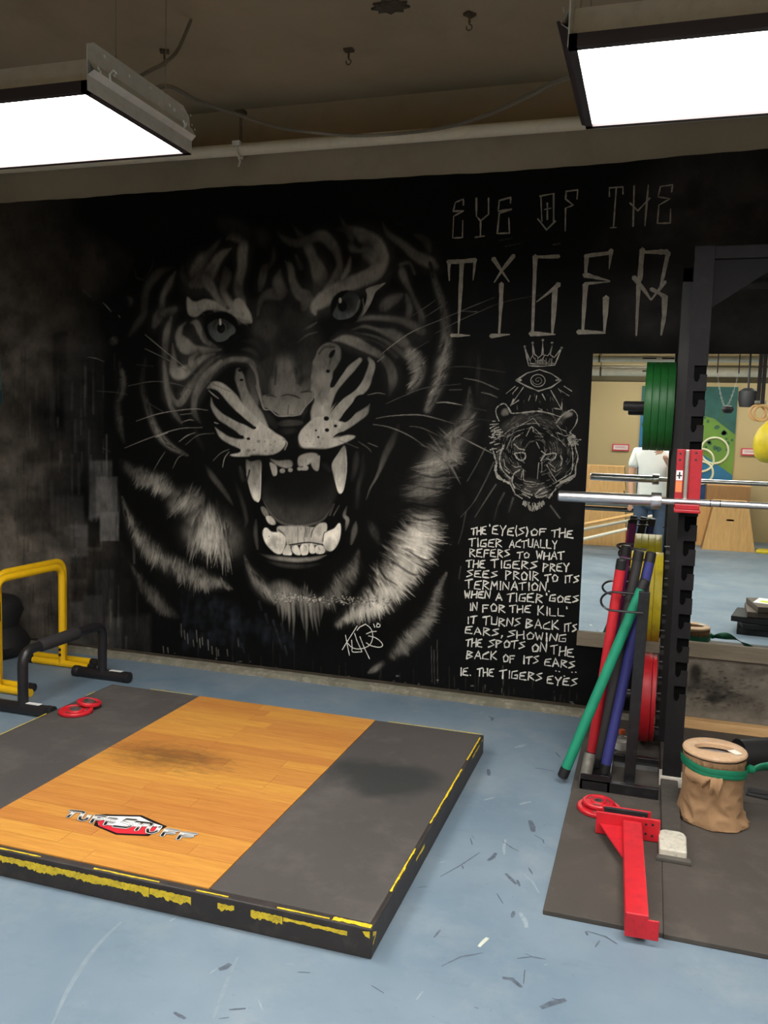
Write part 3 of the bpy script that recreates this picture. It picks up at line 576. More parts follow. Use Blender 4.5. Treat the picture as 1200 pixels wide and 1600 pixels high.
# ============================================================ room shell
def floor_material():
    m = bpy.data.materials.new('painted_concrete'); m.use_nodes = True; N = m.node_tree.nodes; K = m.node_tree.links; b = N['Principled BSDF']
    tc = N.new('ShaderNodeTexCoord')
    def noise(sc, det=5, ro=.55, st=(1, 1, 1)):
        mp = N.new('ShaderNodeMapping'); K.new(tc.outputs['Object'], mp.inputs[0]); mp.inputs['Scale'].default_value = st
        n = N.new('ShaderNodeTexNoise'); n.inputs['Scale'].default_value = sc; n.inputs['Detail'].default_value = det; n.inputs['Roughness'].default_value = ro; K.new(mp.outputs[0], n.inputs['Vector']); return n
    def ramp(src, a, b_, ca, cb):
        r = N.new('ShaderNodeValToRGB'); K.new(src, r.inputs[0]); r.color_ramp.elements[0].position = a; r.color_ramp.elements[1].position = b_
        r.color_ramp.elements[0].color = (*ca, 1); r.color_ramp.elements[1].color = (*cb, 1); return r.outputs[0]
    base = ramp(noise(1.3).outputs[0], .35, .68, L3((105, 124, 139)), L3((127, 142, 153)))
    def over(col, fac, c2):
        mx = N.new('ShaderNodeMixRGB'); K.new(fac, mx.inputs[0]); K.new(col, mx.inputs[1]); mx.inputs[2].default_value = (*c2, 1); return mx.outputs[0]
    col = over(base, ramp(noise(2.2, 9, .7).outputs[0], .5, .78, (0, 0, 0), (.45,)*3), L3((160, 166, 168)))
    col = over(col, ramp(noise(5, 9, .75, (1, 2.5, 1)).outputs[0], .56, .8, (0, 0, 0), (.4,)*3), L3((92, 100, 108)))
    col = over(col, ramp(noise(60, 3, .6).outputs[0], .68, .74, (0, 0, 0), (.35,)*3), L3((70, 72, 78)))
    K.new(col, b.inputs['Base Color'])
    r = ramp(noise(3.5, 6).outputs[0], .3, .7, (.42,)*3, (.6,)*3); K.new(r, b.inputs['Roughness']); b.inputs['Specular IOR Level'].default_value = .35
    bp = N.new('ShaderNodeBump'); bp.inputs['Strength'].default_value = .12; bp.inputs['Distance'].default_value = .003; K.new(noise(30, 5).outputs[0], bp.inputs['Height']); K.new(bp.outputs[0], b.inputs['Normal'])
    return m
FL = floor_material()
PLASTER = M('brown_plaster', (160, 148, 128), .85, var=.1, scale=1.7, bump=.25, bscale=45, dirt=(128, 116, 100), dirt_amt=.35)
OLIVE = M('olive_ceiling_paint', (178, 160, 132), .9, var=.1, scale=1.2, bump=.2, bscale=30, dirt=(150, 134, 108), dirt_amt=.3)
BEIGE = M('beige_wall_paint', (190, 168, 122), .8, var=.05, scale=1.0, bump=.1, bscale=40)
X0, X1, YB, ZC = -6.4, 4.6, -4.7, 3.66
floor = G().box(X0, X1, YB, 5.25, -.12, 0).build('floor', FL, kind='structure')
ceil_ = G().box(X0, X1, YB, 5.35, ZC, ZC+.1).build('ceiling', OLIVE, kind='structure')
G().box(X0, X1, WALL_Y, WALL_Y+.12, 0, 3.322).build('wall_back', PLASTER, kind='structure')
G().box(X0, X1, 5.22, 5.34, 3.2, ZC).build('wall_back_upper', OLIVE, kind='structure')
G().box(X0-.12, X0, YB, 5.34, 0, ZC).build('wall_left', PLASTER, kind='structure')
G().box(X1, X1+.12, YB, 5.34, 0, ZC).build('wall_right', PLASTER, kind='structure')
G().box(X0, X1, YB-.12, YB, 0, ZC).build('wall_front', BEIGE, kind='structure')
# rough cement fillet where the wall meets the floor
g = G(); n = 150; xs_ = np.linspace(X0+.01, X1-.01, n); rr = np.random.default_rng(3)
prof = []
for x in xs_:
    a, b_, c_ = rr.normal(0, .003, 3); prof.append([(x, WALL_Y+.0, .034), (x, WALL_Y-.022+a, .033+a*.5), (x, WALL_Y-.055+b_, .022+c_), (x, WALL_Y-.08+a*2, .0), (x, WALL_Y+.0, -.0)])
v = [p for q in prof for p in q]; f = []
for i in range(n-1):
    for k in range(4): f.append((i*5+k, i*5+k+1, (i+1)*5+k+1, (i+1)*5+k))
CEMENT = M('cement', (118, 114, 98), .9, var=.2, scale=9, bump=.6, bscale=50, dirt=(160, 154, 138), dirt_amt=.8)
g.add(v, f).build('baseboard_back', CEMENT, kind='structure')
G().box(X0+.01, X1-.01, WALL_Y-.012, WALL_Y-.0005, .033, .048).build('trim_1', M('brown_grime', (58, 50, 38), .9, var=.3, scale=20), kind='structure')
# scuffs and scratches worn into the floor paint
def decal(g, pts, w, z=.0006):
    P = [Vector((x, y)) for x, y in pts]; n = len(P); vs = []
    for i, p in enumerate(P):
        t = (P[min(i+1, n-1)]-P[max(i-1, 0)]).normalized(); nn = Vector((-t.y, t.x)); ww = w*(.35+.65*math.sin(math.pi*(i+.5)/n))/2
        vs += [(p.x+nn.x*ww, p.y+nn.y*ww, z), (p.x-nn.x*ww, p.y-nn.y*ww, z)]
    g.add(vs, [(2*i, 2*i+1, 2*i+3, 2*i+2) for i in range(n-1)])
dark, pale = G(), G()
for p, w_ in [([(790,1365),(807,1382)],8),([(828,1282),(832,1292),(833,1300)],12),([(763,1202),(764,1212)],8),([(762,1345),(770,1340),(775,1333)],9),([(800,1434),(803,1424)],8),([(678,1465),(684,1458),(688,1453)],5),
              ([(820,1515),(818,1538)],3),([(785,1528),(800,1530),(815,1543)],11),([(845,1575),(862,1568),(884,1562)],14),([(808,1498),(830,1495),(852,1499)],4),([(688,1370),(720,1352),(750,1332)],3),([(786,1315),(800,1325),(810,1330)],3),
              ([(835,1305),(848,1312),(850,1318)],3),([(735,1310),(738,1320)],3),([(342,1515),(352,1512),(360,1506)],14),([(358,1578),(370,1577),(384,1576)],6),([(272,1582),(282,1588),(290,1592)],9),([(342,1592),(358,1590)],3),([(465,1519),(485,1520)],3),
              ([(764,1120),(770,1122),(768,1126)],6),([(835,1200),(850,1202),(866,1205)],3),([(868,1175),(875,1184)],3),([(690,1510),(720,1495),(755,1489)],3),([(808,1375),(812,1385)],6),([(826,1356),(832,1366)],4),([(915,1455),(918,1462)],5),([(917,1455),(945,1463),(964,1475)],4),
              ([(930,1480),(937,1470)],4),([(820,1490),(830,1494)],2),([(722,1352),(724,1358)],3),([(580,1540),(600,1552)],3),([(862,1560),(874,1563)],3),([(776,1396),(786,1412)],3)]:
    pp = [on_floor(x, y) for x, y in p]; d = np.hypot(*(on_floor(p[0][0]+1, p[0][1])-on_floor(*p[0])))
    if len(pp) == 2: pp = [pp[0], (pp[0]+pp[1])/2, pp[1]]
    decal(dark, pp, w_*d*.8)
for p, w_ in [([(788,1335),(787,1325),(790,1312)],6),([(818,1366),(832,1378),(842,1395)],3),([(812,1426),(820,1438),(823,1450)],10),([(812,1257),(822,1254),(830,1253)],7),([(805,1168),(813,1166),(820,1164)],9),([(757,1250),(765,1248),(772,1246)],6),
              ([(750,1115),(755,1112)],3),([(905,1330),(903,1345)],3),([(850,1508),(856,1507)],2),([(848,1420),(850,1422)],3)]:
    pp = [on_floor(x, y) for x, y in p]; d = np.hypot(*(on_floor(p[0][0]+1, p[0][1])-on_floor(*p[0])))
    if len(pp) == 2: pp = [pp[0], (pp[0]+pp[1])/2, pp[1]]
    decal(pale, pp, w_*d*.8)
for _ in range(70):
    x, y = rnd.uniform(-3.8, 1.2), rnd.uniform(1.6, 4.7); a = rnd.uniform(0, 6.28); l = rnd.uniform(.005, .05)
    decal(dark if rnd.random() < .6 else pale, [(x+math.cos(a)*l*t, y+math.sin(a)*l*t) for t in (0, .5, 1)], rnd.uniform(.002, .006), .0004)
faint = G()
for p, w_ in [([(82,1600),(110,1540),(150,1480),(190,1440)],9),([(330,1600),(345,1560),(360,1520),(372,1495)],7)]:
    pp = [on_floor(x, y) for x, y in p]; d = np.hypot(*(on_floor(p[0][0]+1, p[0][1])-on_floor(*p[0]))); decal(faint, [tuple(q) for q in catmull(np.array(pp), 6)], w_*d)
faint.build('paint_scratch', M('faint_scratch', (126, 140, 150), .6, var=.1, scale=30), floor, kind='stuff')
dark.build('scuff_mark', M('scuff', (82, 92, 104), .6, var=.3, scale=60), floor, kind='stuff')
pale.build('paint_scratch', M('scratch', (140, 153, 162), .6, var=.15, scale=60), floor, kind='stuff')
c = on_floor(755, 1473)
tag(G().prism([(c[0]+a, c[1]+b_) for a, b_ in [(-.013,-.026),(-.004,-.029),(.002,-.01),(.01,.012),(.014,.028),(.003,.03),(-.004,.012),(-.01,-.01)]], .0004, .0016, 'xy').build('tape_scrap', M('pale_tape', (196, 200, 186), .7), loc=(c[0], c[1], 0)), 'short scrap of pale tape stuck to the blue floor between platform and mat', 'tape')
# ============================================================ the mural as an object: painted coat, lettering, drawings
def axis_(pts, steps):
    out = [pts[0]]
    for a, b, s in zip(pts[:-1], pts[1:], steps): out += list(np.linspace(a, b, max(1, int(round((b-a)/s)))+1)[1:])
    return np.array(out)
def paint_mural(parent):
    xs = axis_([-5.6, -4.5, -3.62, -.93, -.29, .72, 2.4], [.03, .009, .004, .006, .009, .04]); zs = axis_([.047, 2.95, 3.08], [.004, .013])
    cv = Canvas(xs, zs); rg = np.random.default_rng(7)
    paint_ground(cv, rg); paint_tiger(cv, rg); paint_emblem(cv, rg)
    mottle(cv, rg)
    nx, nz = len(xs), len(zs)
    XX, ZZ = np.meshgrid(xs, zs)
    top = 3.083+.006*np.sin(xs*1.9)+.002*np.sin(xs*9.1+1)+.001*np.sin(xs*31)+.03*np.clip((xs+.6)/1.5, 0, 1); ZZ[-1] = top
    ZZ[-2] = np.minimum(ZZ[-2], top-.004); ZZ[-3] = np.minimum(ZZ[-3], top-.01)
    me = bpy.data.meshes.new('tiger_head'); co = np.empty((nx*nz, 3), np.float32); co[:, 0] = XX.ravel(); co[:, 1] = 0; co[:, 2] = ZZ.ravel()
    i = np.arange(nx-1)[None, :]+nx*np.arange(nz-1)[:, None]
    # leave out the part of the coat the mirror covers
    cx = (xs[:-1]+xs[1:])/2; cz = (zs[:-1]+zs[1:])/2
    keep = ~((cx[None, :] > -.34) & (cz[:, None] > .49) & (cz[:, None] < 2.05))
    q = np.stack([i, i+1, i+1+nx, i+nx], -1)[keep].reshape(-1, 4).astype(np.int32)
    me.vertices.add(len(co)); me.vertices.foreach_set('co', co.ravel())
    me.loops.add(q.size); me.loops.foreach_set('vertex_index', q.ravel())
    me.polygons.add(len(q)); me.polygons.foreach_set('loop_start', np.arange(0, q.size, 4, dtype=np.int32))
    me.update(calc_edges=True)
    at = me.color_attributes.new('paint', 'FLOAT_COLOR', 'POINT')
    col = np.ones((nx*nz, 4), np.float32); col[:, :3] = cv.V.reshape(-1, 3); at.data.foreach_set('color', col.ravel())
    m = bpy.data.materials.new('mural_paint'); m.use_nodes = True; N = m.node_tree.nodes; K = m.node_tree.links; b = N['Principled BSDF']
    a = N.new('ShaderNodeAttribute'); a.attribute_name = 'paint'; K.new(a.outputs['Color'], b.inputs['Base Color'])
    b.inputs['Roughness'].default_value = .62; b.inputs['Specular IOR Level'].default_value = .12
    tc = N.new('ShaderNodeTexCoord'); n = N.new('ShaderNodeTexNoise'); n.inputs['Scale'].default_value = 45; n.inputs['Detail'].default_value = 5; K.new(tc.outputs['Object'], n.inputs['Vector'])
    bp = N.new('ShaderNodeBump'); bp.inputs['Strength'].default_value = .2; bp.inputs['Distance'].default_value = .003; K.new(n.outputs[0], bp.inputs['Height']); K.new(bp.outputs[0], b.inputs['Normal'])
    me.materials.append(m)
    o = bpy.data.objects.new('painted_coat', me); C.objects.link(o); o.parent = parent; o.location = (0, 0, 0)
    o['label'] = 'black wall paint with a huge snarling tiger head in greys'
    return o
def mottle(cv, rg):
    """fine sprayed grain over everything painted"""
    nz, nx = cv.V.shape[:2]
    def field(cx, cz):
        a = rg.normal(0, 1, (nz//cz+3, nx//cx+3)); u = np.linspace(0, a.shape[1]-1.001, nx); v = np.linspace(0, a.shape[0]-1.001, nz)
        iu, iv = u.astype(int), v.astype(int); fu, fv = u-iu, v-iv; fu = fu*fu*(3-2*fu); fv = fv*fv*(3-2*fv)
        A = a[iv][:, iu]*(1-fu)+a[iv][:, iu+1]*fu; B = a[iv+1][:, iu]*(1-fu)+a[iv+1][:, iu+1]*fu
        return A*(1-fv[:, None])+B*fv[:, None]
    f = .16*field(26, 26)+.10*field(9, 12)+.09*field(3, 7)+.06*rg.normal(0, 1, (nz, nx))
    cv.V *= np.clip(1+f, .45, 1.7)[..., None]

FONT = {
 'A': [[(0,0),(.5,1),(1,0)],[(.2,.38),(.85,.32)]], 'B': [[(0,0),(.05,1),(.85,.8),(.1,.52)],[(.1,.52),(1,.3),(0,0)]], 'C': [[(1,.95),(.1,.6),(0,.15),(1,.05)]],
 'D': [[(.05,0),(.05,1),(.8,.75),(1,.3),(.05,0)]], 'E': [[(1,.95),(.15,.85),(.05,.6),(.7,.52)],[(.05,.6),(0,.1),(1,0)],[(.05,.5),(.75,.5)]], 'F': [[(.05,0),(.1,.95),(1,.95)],[(.08,.52),(.75,.55)]],
 'G': [[(1,.9),(.15,.8),(0,.1),(.9,.05),(.95,.45),(.5,.42)]], 'H': [[(0,0),(.08,1)],[(.95,0),(1,1)],[(.05,.45),(.95,.55)]], 'I': [[(.5,0),(.5,1)]],
 'K': [[(.05,0),(.1,1)],[(.9,1),(.15,.45),(1,0)]], 'L': [[(.1,1),(.05,.05),(1,0)]], 'M': [[(0,0),(.12,1),(.5,.35),(.88,1),(1,0)]], 'N': [[(0,0),(.1,1),(.9,0),(1,1)]],
 'O': [[(.5,.95),(.05,.6),(.2,.05),(.85,.1),(1,.6),(.5,.95)]], 'P': [[(.05,0),(.1,1),(1,.8),(.15,.42)]], 'R': [[(.05,0),(.1,1),(.95,.78),(.15,.48),(1,0)]],
 'S': [[(1,.92),(.1,.75),(.95,.32),(0,.04)]], 'T': [[(-.1,.85),(1.1,1)],[(.5,.92),(.45,0)]], 'U': [[(.05,1),(.1,.1),(.9,.05),(1,1)]], 'V': [[(0,1),(.5,0),(1,1)]],
 'W': [[(0,1),(.25,0),(.5,.7),(.75,0),(1,1)]], 'Y': [[(0,1),(.5,.45),(1,1)],[(.5,.45),(.4,-.12)]], '(': [[(.8,1.1),(.3,.5),(.8,-.1)]], ')': [[(.2,1.15),(.8,.6),(.2,-.1)]],
 "'": [[(.3,1.1),(.4,.85)]], ',': [[(.5,.1),(.1,-.25)]], '.': [[(.3,.05),(.6,0)]], '1': [[(.5,0),(.4,1)]], '8': [[(.9,.75),(.5,1),(.2,.8),(.9,.3),(.5,0),(.1,.3),(.9,.75)]]}
def ribbon(g, P, W, plane=None, y=0.):
    """flat brush stroke: P (n,2), W widths; laid on the wall (xz) or, with plane='floor', on xy at height y"""
    P = np.asarray(P, float); n = len(P)
    T = np.gradient(P, axis=0); T /= np.linalg.norm(T, axis=1)[:, None]+1e-9; Nn = np.stack([-T[:, 1], T[:, 0]], 1)
    W = np.asarray(W, float)/2
    a = P+Nn*W[:, None]; b = P-Nn*W[:, None]
    s_ = P[0]-T[0]*W[0]*.8; e_ = P[-1]+T[-1]*W[-1]*.8
    pts = [s_]+[p for k in range(n) for p in (a[k], b[k])]+[e_]
    F = [(0, 1, 2)]+[(2*k+1, 2*k+3, 2*k+4, 2*k+2) for k in range(n-1)]+[(2*n-1, 2*n+1, 2*n)]
    g.add([(p[0], p[1], y) if plane == 'floor' else (p[0], y, p[1]) for p in pts], F)
def densify(P, W, k=4):
    t = np.arange(len(P)); u = np.linspace(0, len(P)-1, (len(P)-1)*k+1)
    return np.stack([np.interp(u, t, P[:, 0]), np.interp(u, t, P[:, 1])], 1), np.interp(u, t, W)
def brush(g, pts, w, o=(0, 0), k=1., y=WALL_Y-.0022, smooth=False, rough=.12, lift=0):
    D = np.array([tuple(p)+((w,) if len(p) < 3 else ()) for p in pts], float)
    D[:, 0] = o[0]+D[:, 0]/k; D[:, 1] = o[1]+D[:, 1]/k
    if smooth: D = catmull(D, 4)
    P, Wd = densify(D[:, :2], D[:, 2], 2 if smooth else 3)
    sc_ = scl(P[:, 0].mean(), P[:, 1].mean())
    Wd = Wd*sc_*np.array([1+rnd.uniform(-rough, rough)*2 for _ in Wd])
    ribbon(g, W_(P), Wd, y=y-lift*.0002)
def empty_part(name, parent, label):
    o = bpy.data.objects.new(name, None); C.objects.link(o); o.parent = parent; o['label'] = label; return o
def letters():
    mural = thing('tiger_mural', 'wall-high black and white mural of a snarling tiger with lettering', 'mural', (0, WALL_Y-.001, 0))
    paint_mural(mural)
    CH = M('title_paint', (146, 139, 126), .7, var=.28, scale=26, dirt=(70, 66, 62), dirt_amt=.5)
    CH2 = M('quotation_paint', (226, 224, 214), .7, var=.18, scale=60, dirt=(96, 96, 92), dirt_amt=.45)
    CH4 = M('faint_chalk', (84, 82, 77), .85, var=.4, scale=40)
    CH3 = M('chalk_grey', (156, 152, 142), .8, var=.3, scale=40, dirt=(60, 58, 54), dirt_amt=.6)
    A = dict(o=(690, 270), k=3.158); tl = empty_part('title_line', mural, 'first line of the grey title, EYE OF THE'); T1 = [[(108,160),(108,130),(68,147),(58,190),(108,188)],[(108,188),(60,215),(55,322),(103,320),(105,235)],[(172,125),(172,215),(193,238)],[(232,125),(232,205),(193,238)],[(193,238),(192,315)],[(166,319),(213,312)],
               [(340,150),(342,122),(285,137),(280,190),(345,180)],[(345,180),(285,200),(275,300),(335,298),(332,222)],[(490,115),(495,240)],[(484,116),(553,103),(553,240)],[(475,228),(518,282),(562,238)],[(522,150),(522,232)],[(507,182),(540,175)],
               [(668,130),(672,85),(615,92),(612,130),(650,160),(612,175),(610,288)],[(828,118),(828,75),(895,70),(895,105)],[(862,75),(848,270)],[(832,272),(862,270)],[(950,65),(945,265)],[(1020,60),(1003,262)],[(930,150),(968,188),(1028,125)],
               [(1135,95),(1140,60),(1080,68),(1068,120),(1128,128),(1072,160),(1065,250),(1128,248),(1130,178)]]
    for n0, n1 in ((0,2),(2,6),(6,8),(8,13),(13,14),(14,17),(17,20),(20,21)):
        g = G(); [brush(g, s_, 2.3, **A, rough=.2, lift=k) for k, s_ in enumerate(T1[n0:n1])]; g.build('letter', CH, tl)
    A = dict(o=(680, 370), k=3.158); tl = empty_part('title_line', mural, 'second line of the grey title, TIGER, in tall letters'); T2 = [[(70,218,1.5),(68,165,4),(70,120,6)],[(62,124,6),(130,122,7),(200,115,6)],[(197,112,6),(193,160,4),(187,215,1)],[(132,125,8),(126,250,6.5),(115,480,2)],[(80,487,6),(110,487,5),(172,487,1.5)],
               [(287,108,7),(325,165,4.5),(365,222,1.5)],[(388,93,7),(330,165,4.5),(292,225,1.5)],[(327,232,8),(325,330,6),(316,475,3.5)],[(275,490,7),(320,486,5),(368,482,1.5)],
               [(610,97,7),(560,99,5),(495,100,5)],[(494,96,8),(490,215,5.5),(480,480,3.5)],[(472,478,8),(530,480,6),(592,482,1.5)],[(610,235,8),(570,268,5),(500,322,1.5)],[(592,250,9),(585,380,7),(578,478,3.5)],
               [(868,66,7),(864,110,4.5),(858,160,1)],[(862,80,5),(740,95,6.5)],[(748,95,7),(742,185,5)],[(737,188,8),(800,203,5),(862,218,1.5)],[(862,222,1.5),(738,232,5)],[(742,235,8.5),(735,350,6),(728,465,4)],[(705,470,7.5),(770,471,5.5),(838,474,3)],[(843,300,9),(840,380,7),(835,468,3)],
               [(1022,62,8),(1015,140,8),(1010,215,7)],[(1030,76,5),(1100,75,7),(1140,75,9.5),(1153,88,7)],[(1148,85,8),(1130,170,5.5),(1110,255,4)],[(980,200,9),(1030,262,5.5),(1065,312,3)],[(1065,312,3),(1135,222,6)],[(1005,215,7),(998,350,5),(992,488,2.5)],[(1065,258,6),(1100,275,5.5),(1140,302,7)],[(1133,300,9.5),(1130,390,7),(1115,485,3)]]
    for n0, n1 in ((0,5),(5,9),(9,14),(14,22),(22,30)):
        g = G(); [brush(g, s_, 5, **A, rough=.08, lift=k) for k, s_ in enumerate(T2[n0:n1])]; g.build('letter', CH, tl)
    # quotation: (word, x0, baseline y0, x1, y1, cap height), read off the photograph
    ql = empty_part('quotation', mural, 'white hand-lettered text in thirteen lines')
    for wd, x0, y0, x1, y1, h in [('THE',737,836,762,834,13),("'EYE(S)",764,834,827,838,14),('OF',829,837,856,837,11),('THE',862,839,898,841,14),('TIGER',733,854,787,855,13),('ACTUALLY',796,855,873,857,13),
            ('REFERS',734,870,799,871,13),('TO',808,872,829,873,11),('WHAT',838,874,884,874,13),('THE',729,886,760,887,13),('TIGERS',768,887,842,889,14),('PREY',848,893,892,892,14),('SEES',729,902,780,902,12),('PROIR',790,905,844,908,14),('TO',852,909,874,909,12),('ITS',882,910,906,910,13),
            ('TERMINATION.',728,920,862,924,14),('WHEN',726,935,768,935,12),('A',775,938,787,939,13),('TIGER',792,940,850,942,14),("'GOES",853,940,907,942,12),('IN',734,954,748,955,13),('FOR',754,956,792,957,13),('THE',797,957,831,958,12),("KILL'",840,961,890,963,14),
            ('IT',730,974,747,973,12),('TURNS',755,976,816,980,14),('BACK',822,981,876,985,14),('ITS',881,986,903,988,13),('EARS,',727,990,789,995,12),('SHOWING',793,996,888,1005,13),('THE',728,1010,755,1011,13),('SPOTS',763,1011,823,1015,13),('ON',831,1018,857,1020,15),('THE',861,1022,899,1028,14),
            ('BACK',729,1029,779,1032,13),('OF',786,1034,807,1036,13),('ITS',817,1037,844,1038,13),('EARS',851,1041,901,1045,13),('IE.',719,1056,738,1055,13),('THE',746,1056,773,1058,13),('TIGERS',781,1060,850,1065,14),('EYES',855,1068,904,1073,13)]:
        n = sum(.45 if c in "I'(),." else 1 for c in wd); x = 0.
        for c in wd:
            cw = .45 if c in "I'(),." else 1.; adv = (x1-x0)/n*cw; lw = adv*(.78 if cw == 1 else .7)
            b0 = x0+(x1-x0)*x/n; by = y0+(y1-y0)*x/n; hh = h*rnd.uniform(.86, 1.04); sl = rnd.uniform(-.06, .14); dy = rnd.uniform(-.8, .8)
            g = G()
            for k, st in enumerate(FONT[c]):
                brush(g, [(b0+(u+sl*v)*lw, by+dy-v*hh, rnd.uniform(1.5, 2.3)) for u, v in st], 1.9, rough=.18, lift=k)
            x += cw; g.build('letter', CH2, ql)
    for x, y in [(868, 1048),(873, 1049),(893, 1050),(899, 1050),(881, 1056)]: g = G(); brush(g, [(x, y), (x+1.6, y+.4)], 1.6); g.build('paint_dot', CH2, ql)
    g = G(); A = dict(o=(520, 960), k=12)
    for s_ in [[(240,385),(265,520),(290,650),(315,765)],[(460,215),(380,340),(265,520),(180,660)],[(265,520),(350,610),(450,645),(570,635),(690,575),(740,480),(750,370),(710,260),(615,180)],[(615,180),(500,240),(455,300)],[(355,480),(365,620),(375,700),(550,700)],[(410,350),(450,480),(550,700)],
               [(510,415),(590,620),(690,830)],[(630,365),(720,325),(820,315)],[(670,400),(800,435),(900,510),(935,580),(870,615),(720,585),(630,530)],[(765,175),(790,240)],[(830,160),(885,190),(880,230),(830,235),(825,200),(860,165)]]:
        brush(g, s_, 1.3, **A, smooth=len(s_) > 3, rough=.1)
    g.build('signature', CH2, mural, label='scrawled white signature of the painter with 18 beside it')
    A = dict(o=(760, 520), k=5.52)
    g = G()
    for s_ in [[(330,120),(365,285),(480,290),(590,278),(650,130)],[(330,120),(375,240),(402,190),(398,90)],[(398,90),(415,185),(450,215),(478,190),(487,65)],[(487,65),(490,190),(530,198),(550,170),(568,90)],[(568,90),(552,190),(585,215),(650,130)],[(375,265),(480,272),(585,262)],[(400,200),(430,245),(480,235),(500,200)]]: brush(g, s_, 1.5, **A, rough=.3)
    for x, y in [(330,120),(398,88),(487,64),(568,88),(650,130)]: brush(g, [(x-5, y), (x+5, y)], 3.6, **A)
    for i in range(26):
        x = rnd.uniform(380, 580); brush(g, [(x, 275), (x+rnd.uniform(-8, 8), rnd.uniform(215, 262))], .9, **A)
    g.build('crown_drawing', CH3, mural, label='five-pointed crown sketched in chalky grey')
    g = G()
    brush(g, [(255,412),(350,348),(460,318),(560,352),(645,410),(560,470),(450,503),(350,462),(255,412)], 1.9, **A, rough=.25)
    brush(g, [(445+62*math.cos(t), 412+53*math.sin(t)) for t in np.linspace(0, 6.3, 20)], 1.4, **A)
    brush(g, [(445+(4+t*4.6)*math.cos(t), 410+(4+t*4)*math.sin(t)) for t in np.linspace(0, 9.4, 30)], .7, **A)
    brush(g, [(600,410),(640,405)], 3, **A); brush(g, [(262,412),(300,408)], 3, **A)
    for s_, w_ in [([(320,470),(208,628)],1.7),([(208,628),(235,570)],1.5),([(208,628),(280,582)],1.5),([(555,495),(650,662)],1.4),([(580,650),(650,662),(652,600)],1.4),([(272,470),(225,525)],1.1),([(250,460),(170,525)],.9),([(380,540),(362,590)],.9),([(435,540),(425,590)],1.2),([(482,528),(510,582)],1.3),([(620,485),(715,545)],.8),([(670,460),(738,505)],1.1),([(620,480),(645,520)],.8)]:
        brush(g, s_, w_, **A, rough=.3)
    g.build('eye_drawing', CH3, mural, label='almond eye with a spiral iris and arrows below it')
    g = G()
    for s_, w_ in [([(215,695),(185,640),(150,610),(95,640),(82,680),(95,730),(110,760)],1.7),([(215,695),(300,690),(440,676),(520,688),(640,725)],1.8),([(640,725),(680,695),(740,665),(785,715),(770,790),(720,860)],1.6),([(450,650),(480,665)],1.2),
                   ([(720,860),(762,900),(700,912),(760,935),(770,1000),(790,1070),(770,1160),(765,1230),(720,1270),(650,1295),(600,1325)],1.7),([(725,940),(745,1040),(738,1190),(680,1240),(600,1290)],1.5),([(765,1225),(700,1262),(640,1290)],3.2),([(600,1345),(570,1380),(540,1425)],2.2),
                   ([(150,970),(122,1040),(116,1110),(135,1180),(210,1260)],2),([(85,1130),(80,1190),(110,1250),(205,1300)],4),([(205,1300),(250,1390),(310,1430)],1.6),([(290,1180),(240,1215),(222,1280),(245,1340)],2),([(60,1020),(75,1080),(90,1130)],1.8),
                   ([(240,1040),(270,1085),(310,1102),(338,1070),(322,1035),(250,1038)],2),([(470,1105),(500,1060),(540,1045),(592,1038),(600,1060),(570,1097),(520,1085)],2),([(475,1020),(512,1050)],2.2),([(430,940),(460,1000)],1),([(520,1140),(560,1210),(605,1280)],1.2),([(535,1120),(590,1165),(590,1200)],1),
                   ([(640,1060),(656,1100),(640,1150)],1.6),([(560,1175),(600,1200),(650,1165)],.8),([(320,1180),(322,1268),(360,1282),(425,1290)],1.1),([(440,1260),(452,1120)],.9),([(330,1300),(380,1310),(450,1300)],.8),([(345,1320),(400,1330),(445,1318)],.7),([(480,1110),(478,1200)],.7),
                   ([(300,1365),(350,1385),(395,1400)],1.7),([(310,1385),(355,1410),(380,1425)],1.4),([(420,1395),(460,1355),(500,1335)],2.2),([(425,1410),(480,1385),(525,1370)],1.8),([(430,1420),(480,1415),(520,1400)],1.5),([(330,1345),(380,1370)],1.3),
                   ([(295,800),(405,735),(460,805)],1),([(345,890),(375,830),(400,812),(490,900)],.9),([(400,812),(405,850)],1.6),([(345,830),(400,812)],.9),([(230,930),(250,900),(290,880)],1.4),([(240,960),(280,1000),(330,1010)],1.6),([(190,1180),(160,1150),(150,1090)],1),([(200,1210),(165,1180)],1.8),([(220,1140),(250,1160),(300,1150)],.8),
                   ([(150,880),(230,820),(330,790),(430,780)],.8),([(180,900),(260,850),(330,830)],.7),([(560,880),(640,930),(680,975)],.9),([(610,860),(680,890),(720,880)],1),([(600,780),(620,750),(640,730)],1.6),([(610,800),(640,830),(690,850)],1),([(300,1250),(310,1190)],.8),([(215,905),(190,960),(170,1010)],.8),([(600,1300),(540,1230)],.7)]:
        brush(g, s_, w_, **A, rough=.35, smooth=len(s_) > 3)
    gf = G()                                               # faint dragged strokes that model the fur
    def inside(x, y): return ((x-430)/350)**2+((y-1060)/400)**2 < 1
    for i in range(330):
        x = rnd.uniform(90, 770); y = rnd.uniform(690, 1420)
        if not inside(x, y) or (330 < x < 470 and 1000 < y < 1260): continue
        an = math.atan2(y-1010, x-420)+math.pi/2+rnd.uniform(-.25, .25); L_ = rnd.uniform(20, 75)
        dx, dy = math.cos(an)*L_/2, math.sin(an)*L_/2
        brush(gf, [(x-dx, y-dy), (x+dy*.12, y-dx*.12), (x+dx, y+dy)], rnd.uniform(.6, 1.6), **A, rough=.4, lift=-3)
    for i in range(18):
        x = rnd.uniform(200, 700); y = rnd.uniform(520, 660); brush(gf, [(x, y), (x+rnd.uniform(-14, 14), y+rnd.uniform(10, 40))], rnd.uniform(.5, 1.2), **A, rough=.4, lift=-3)
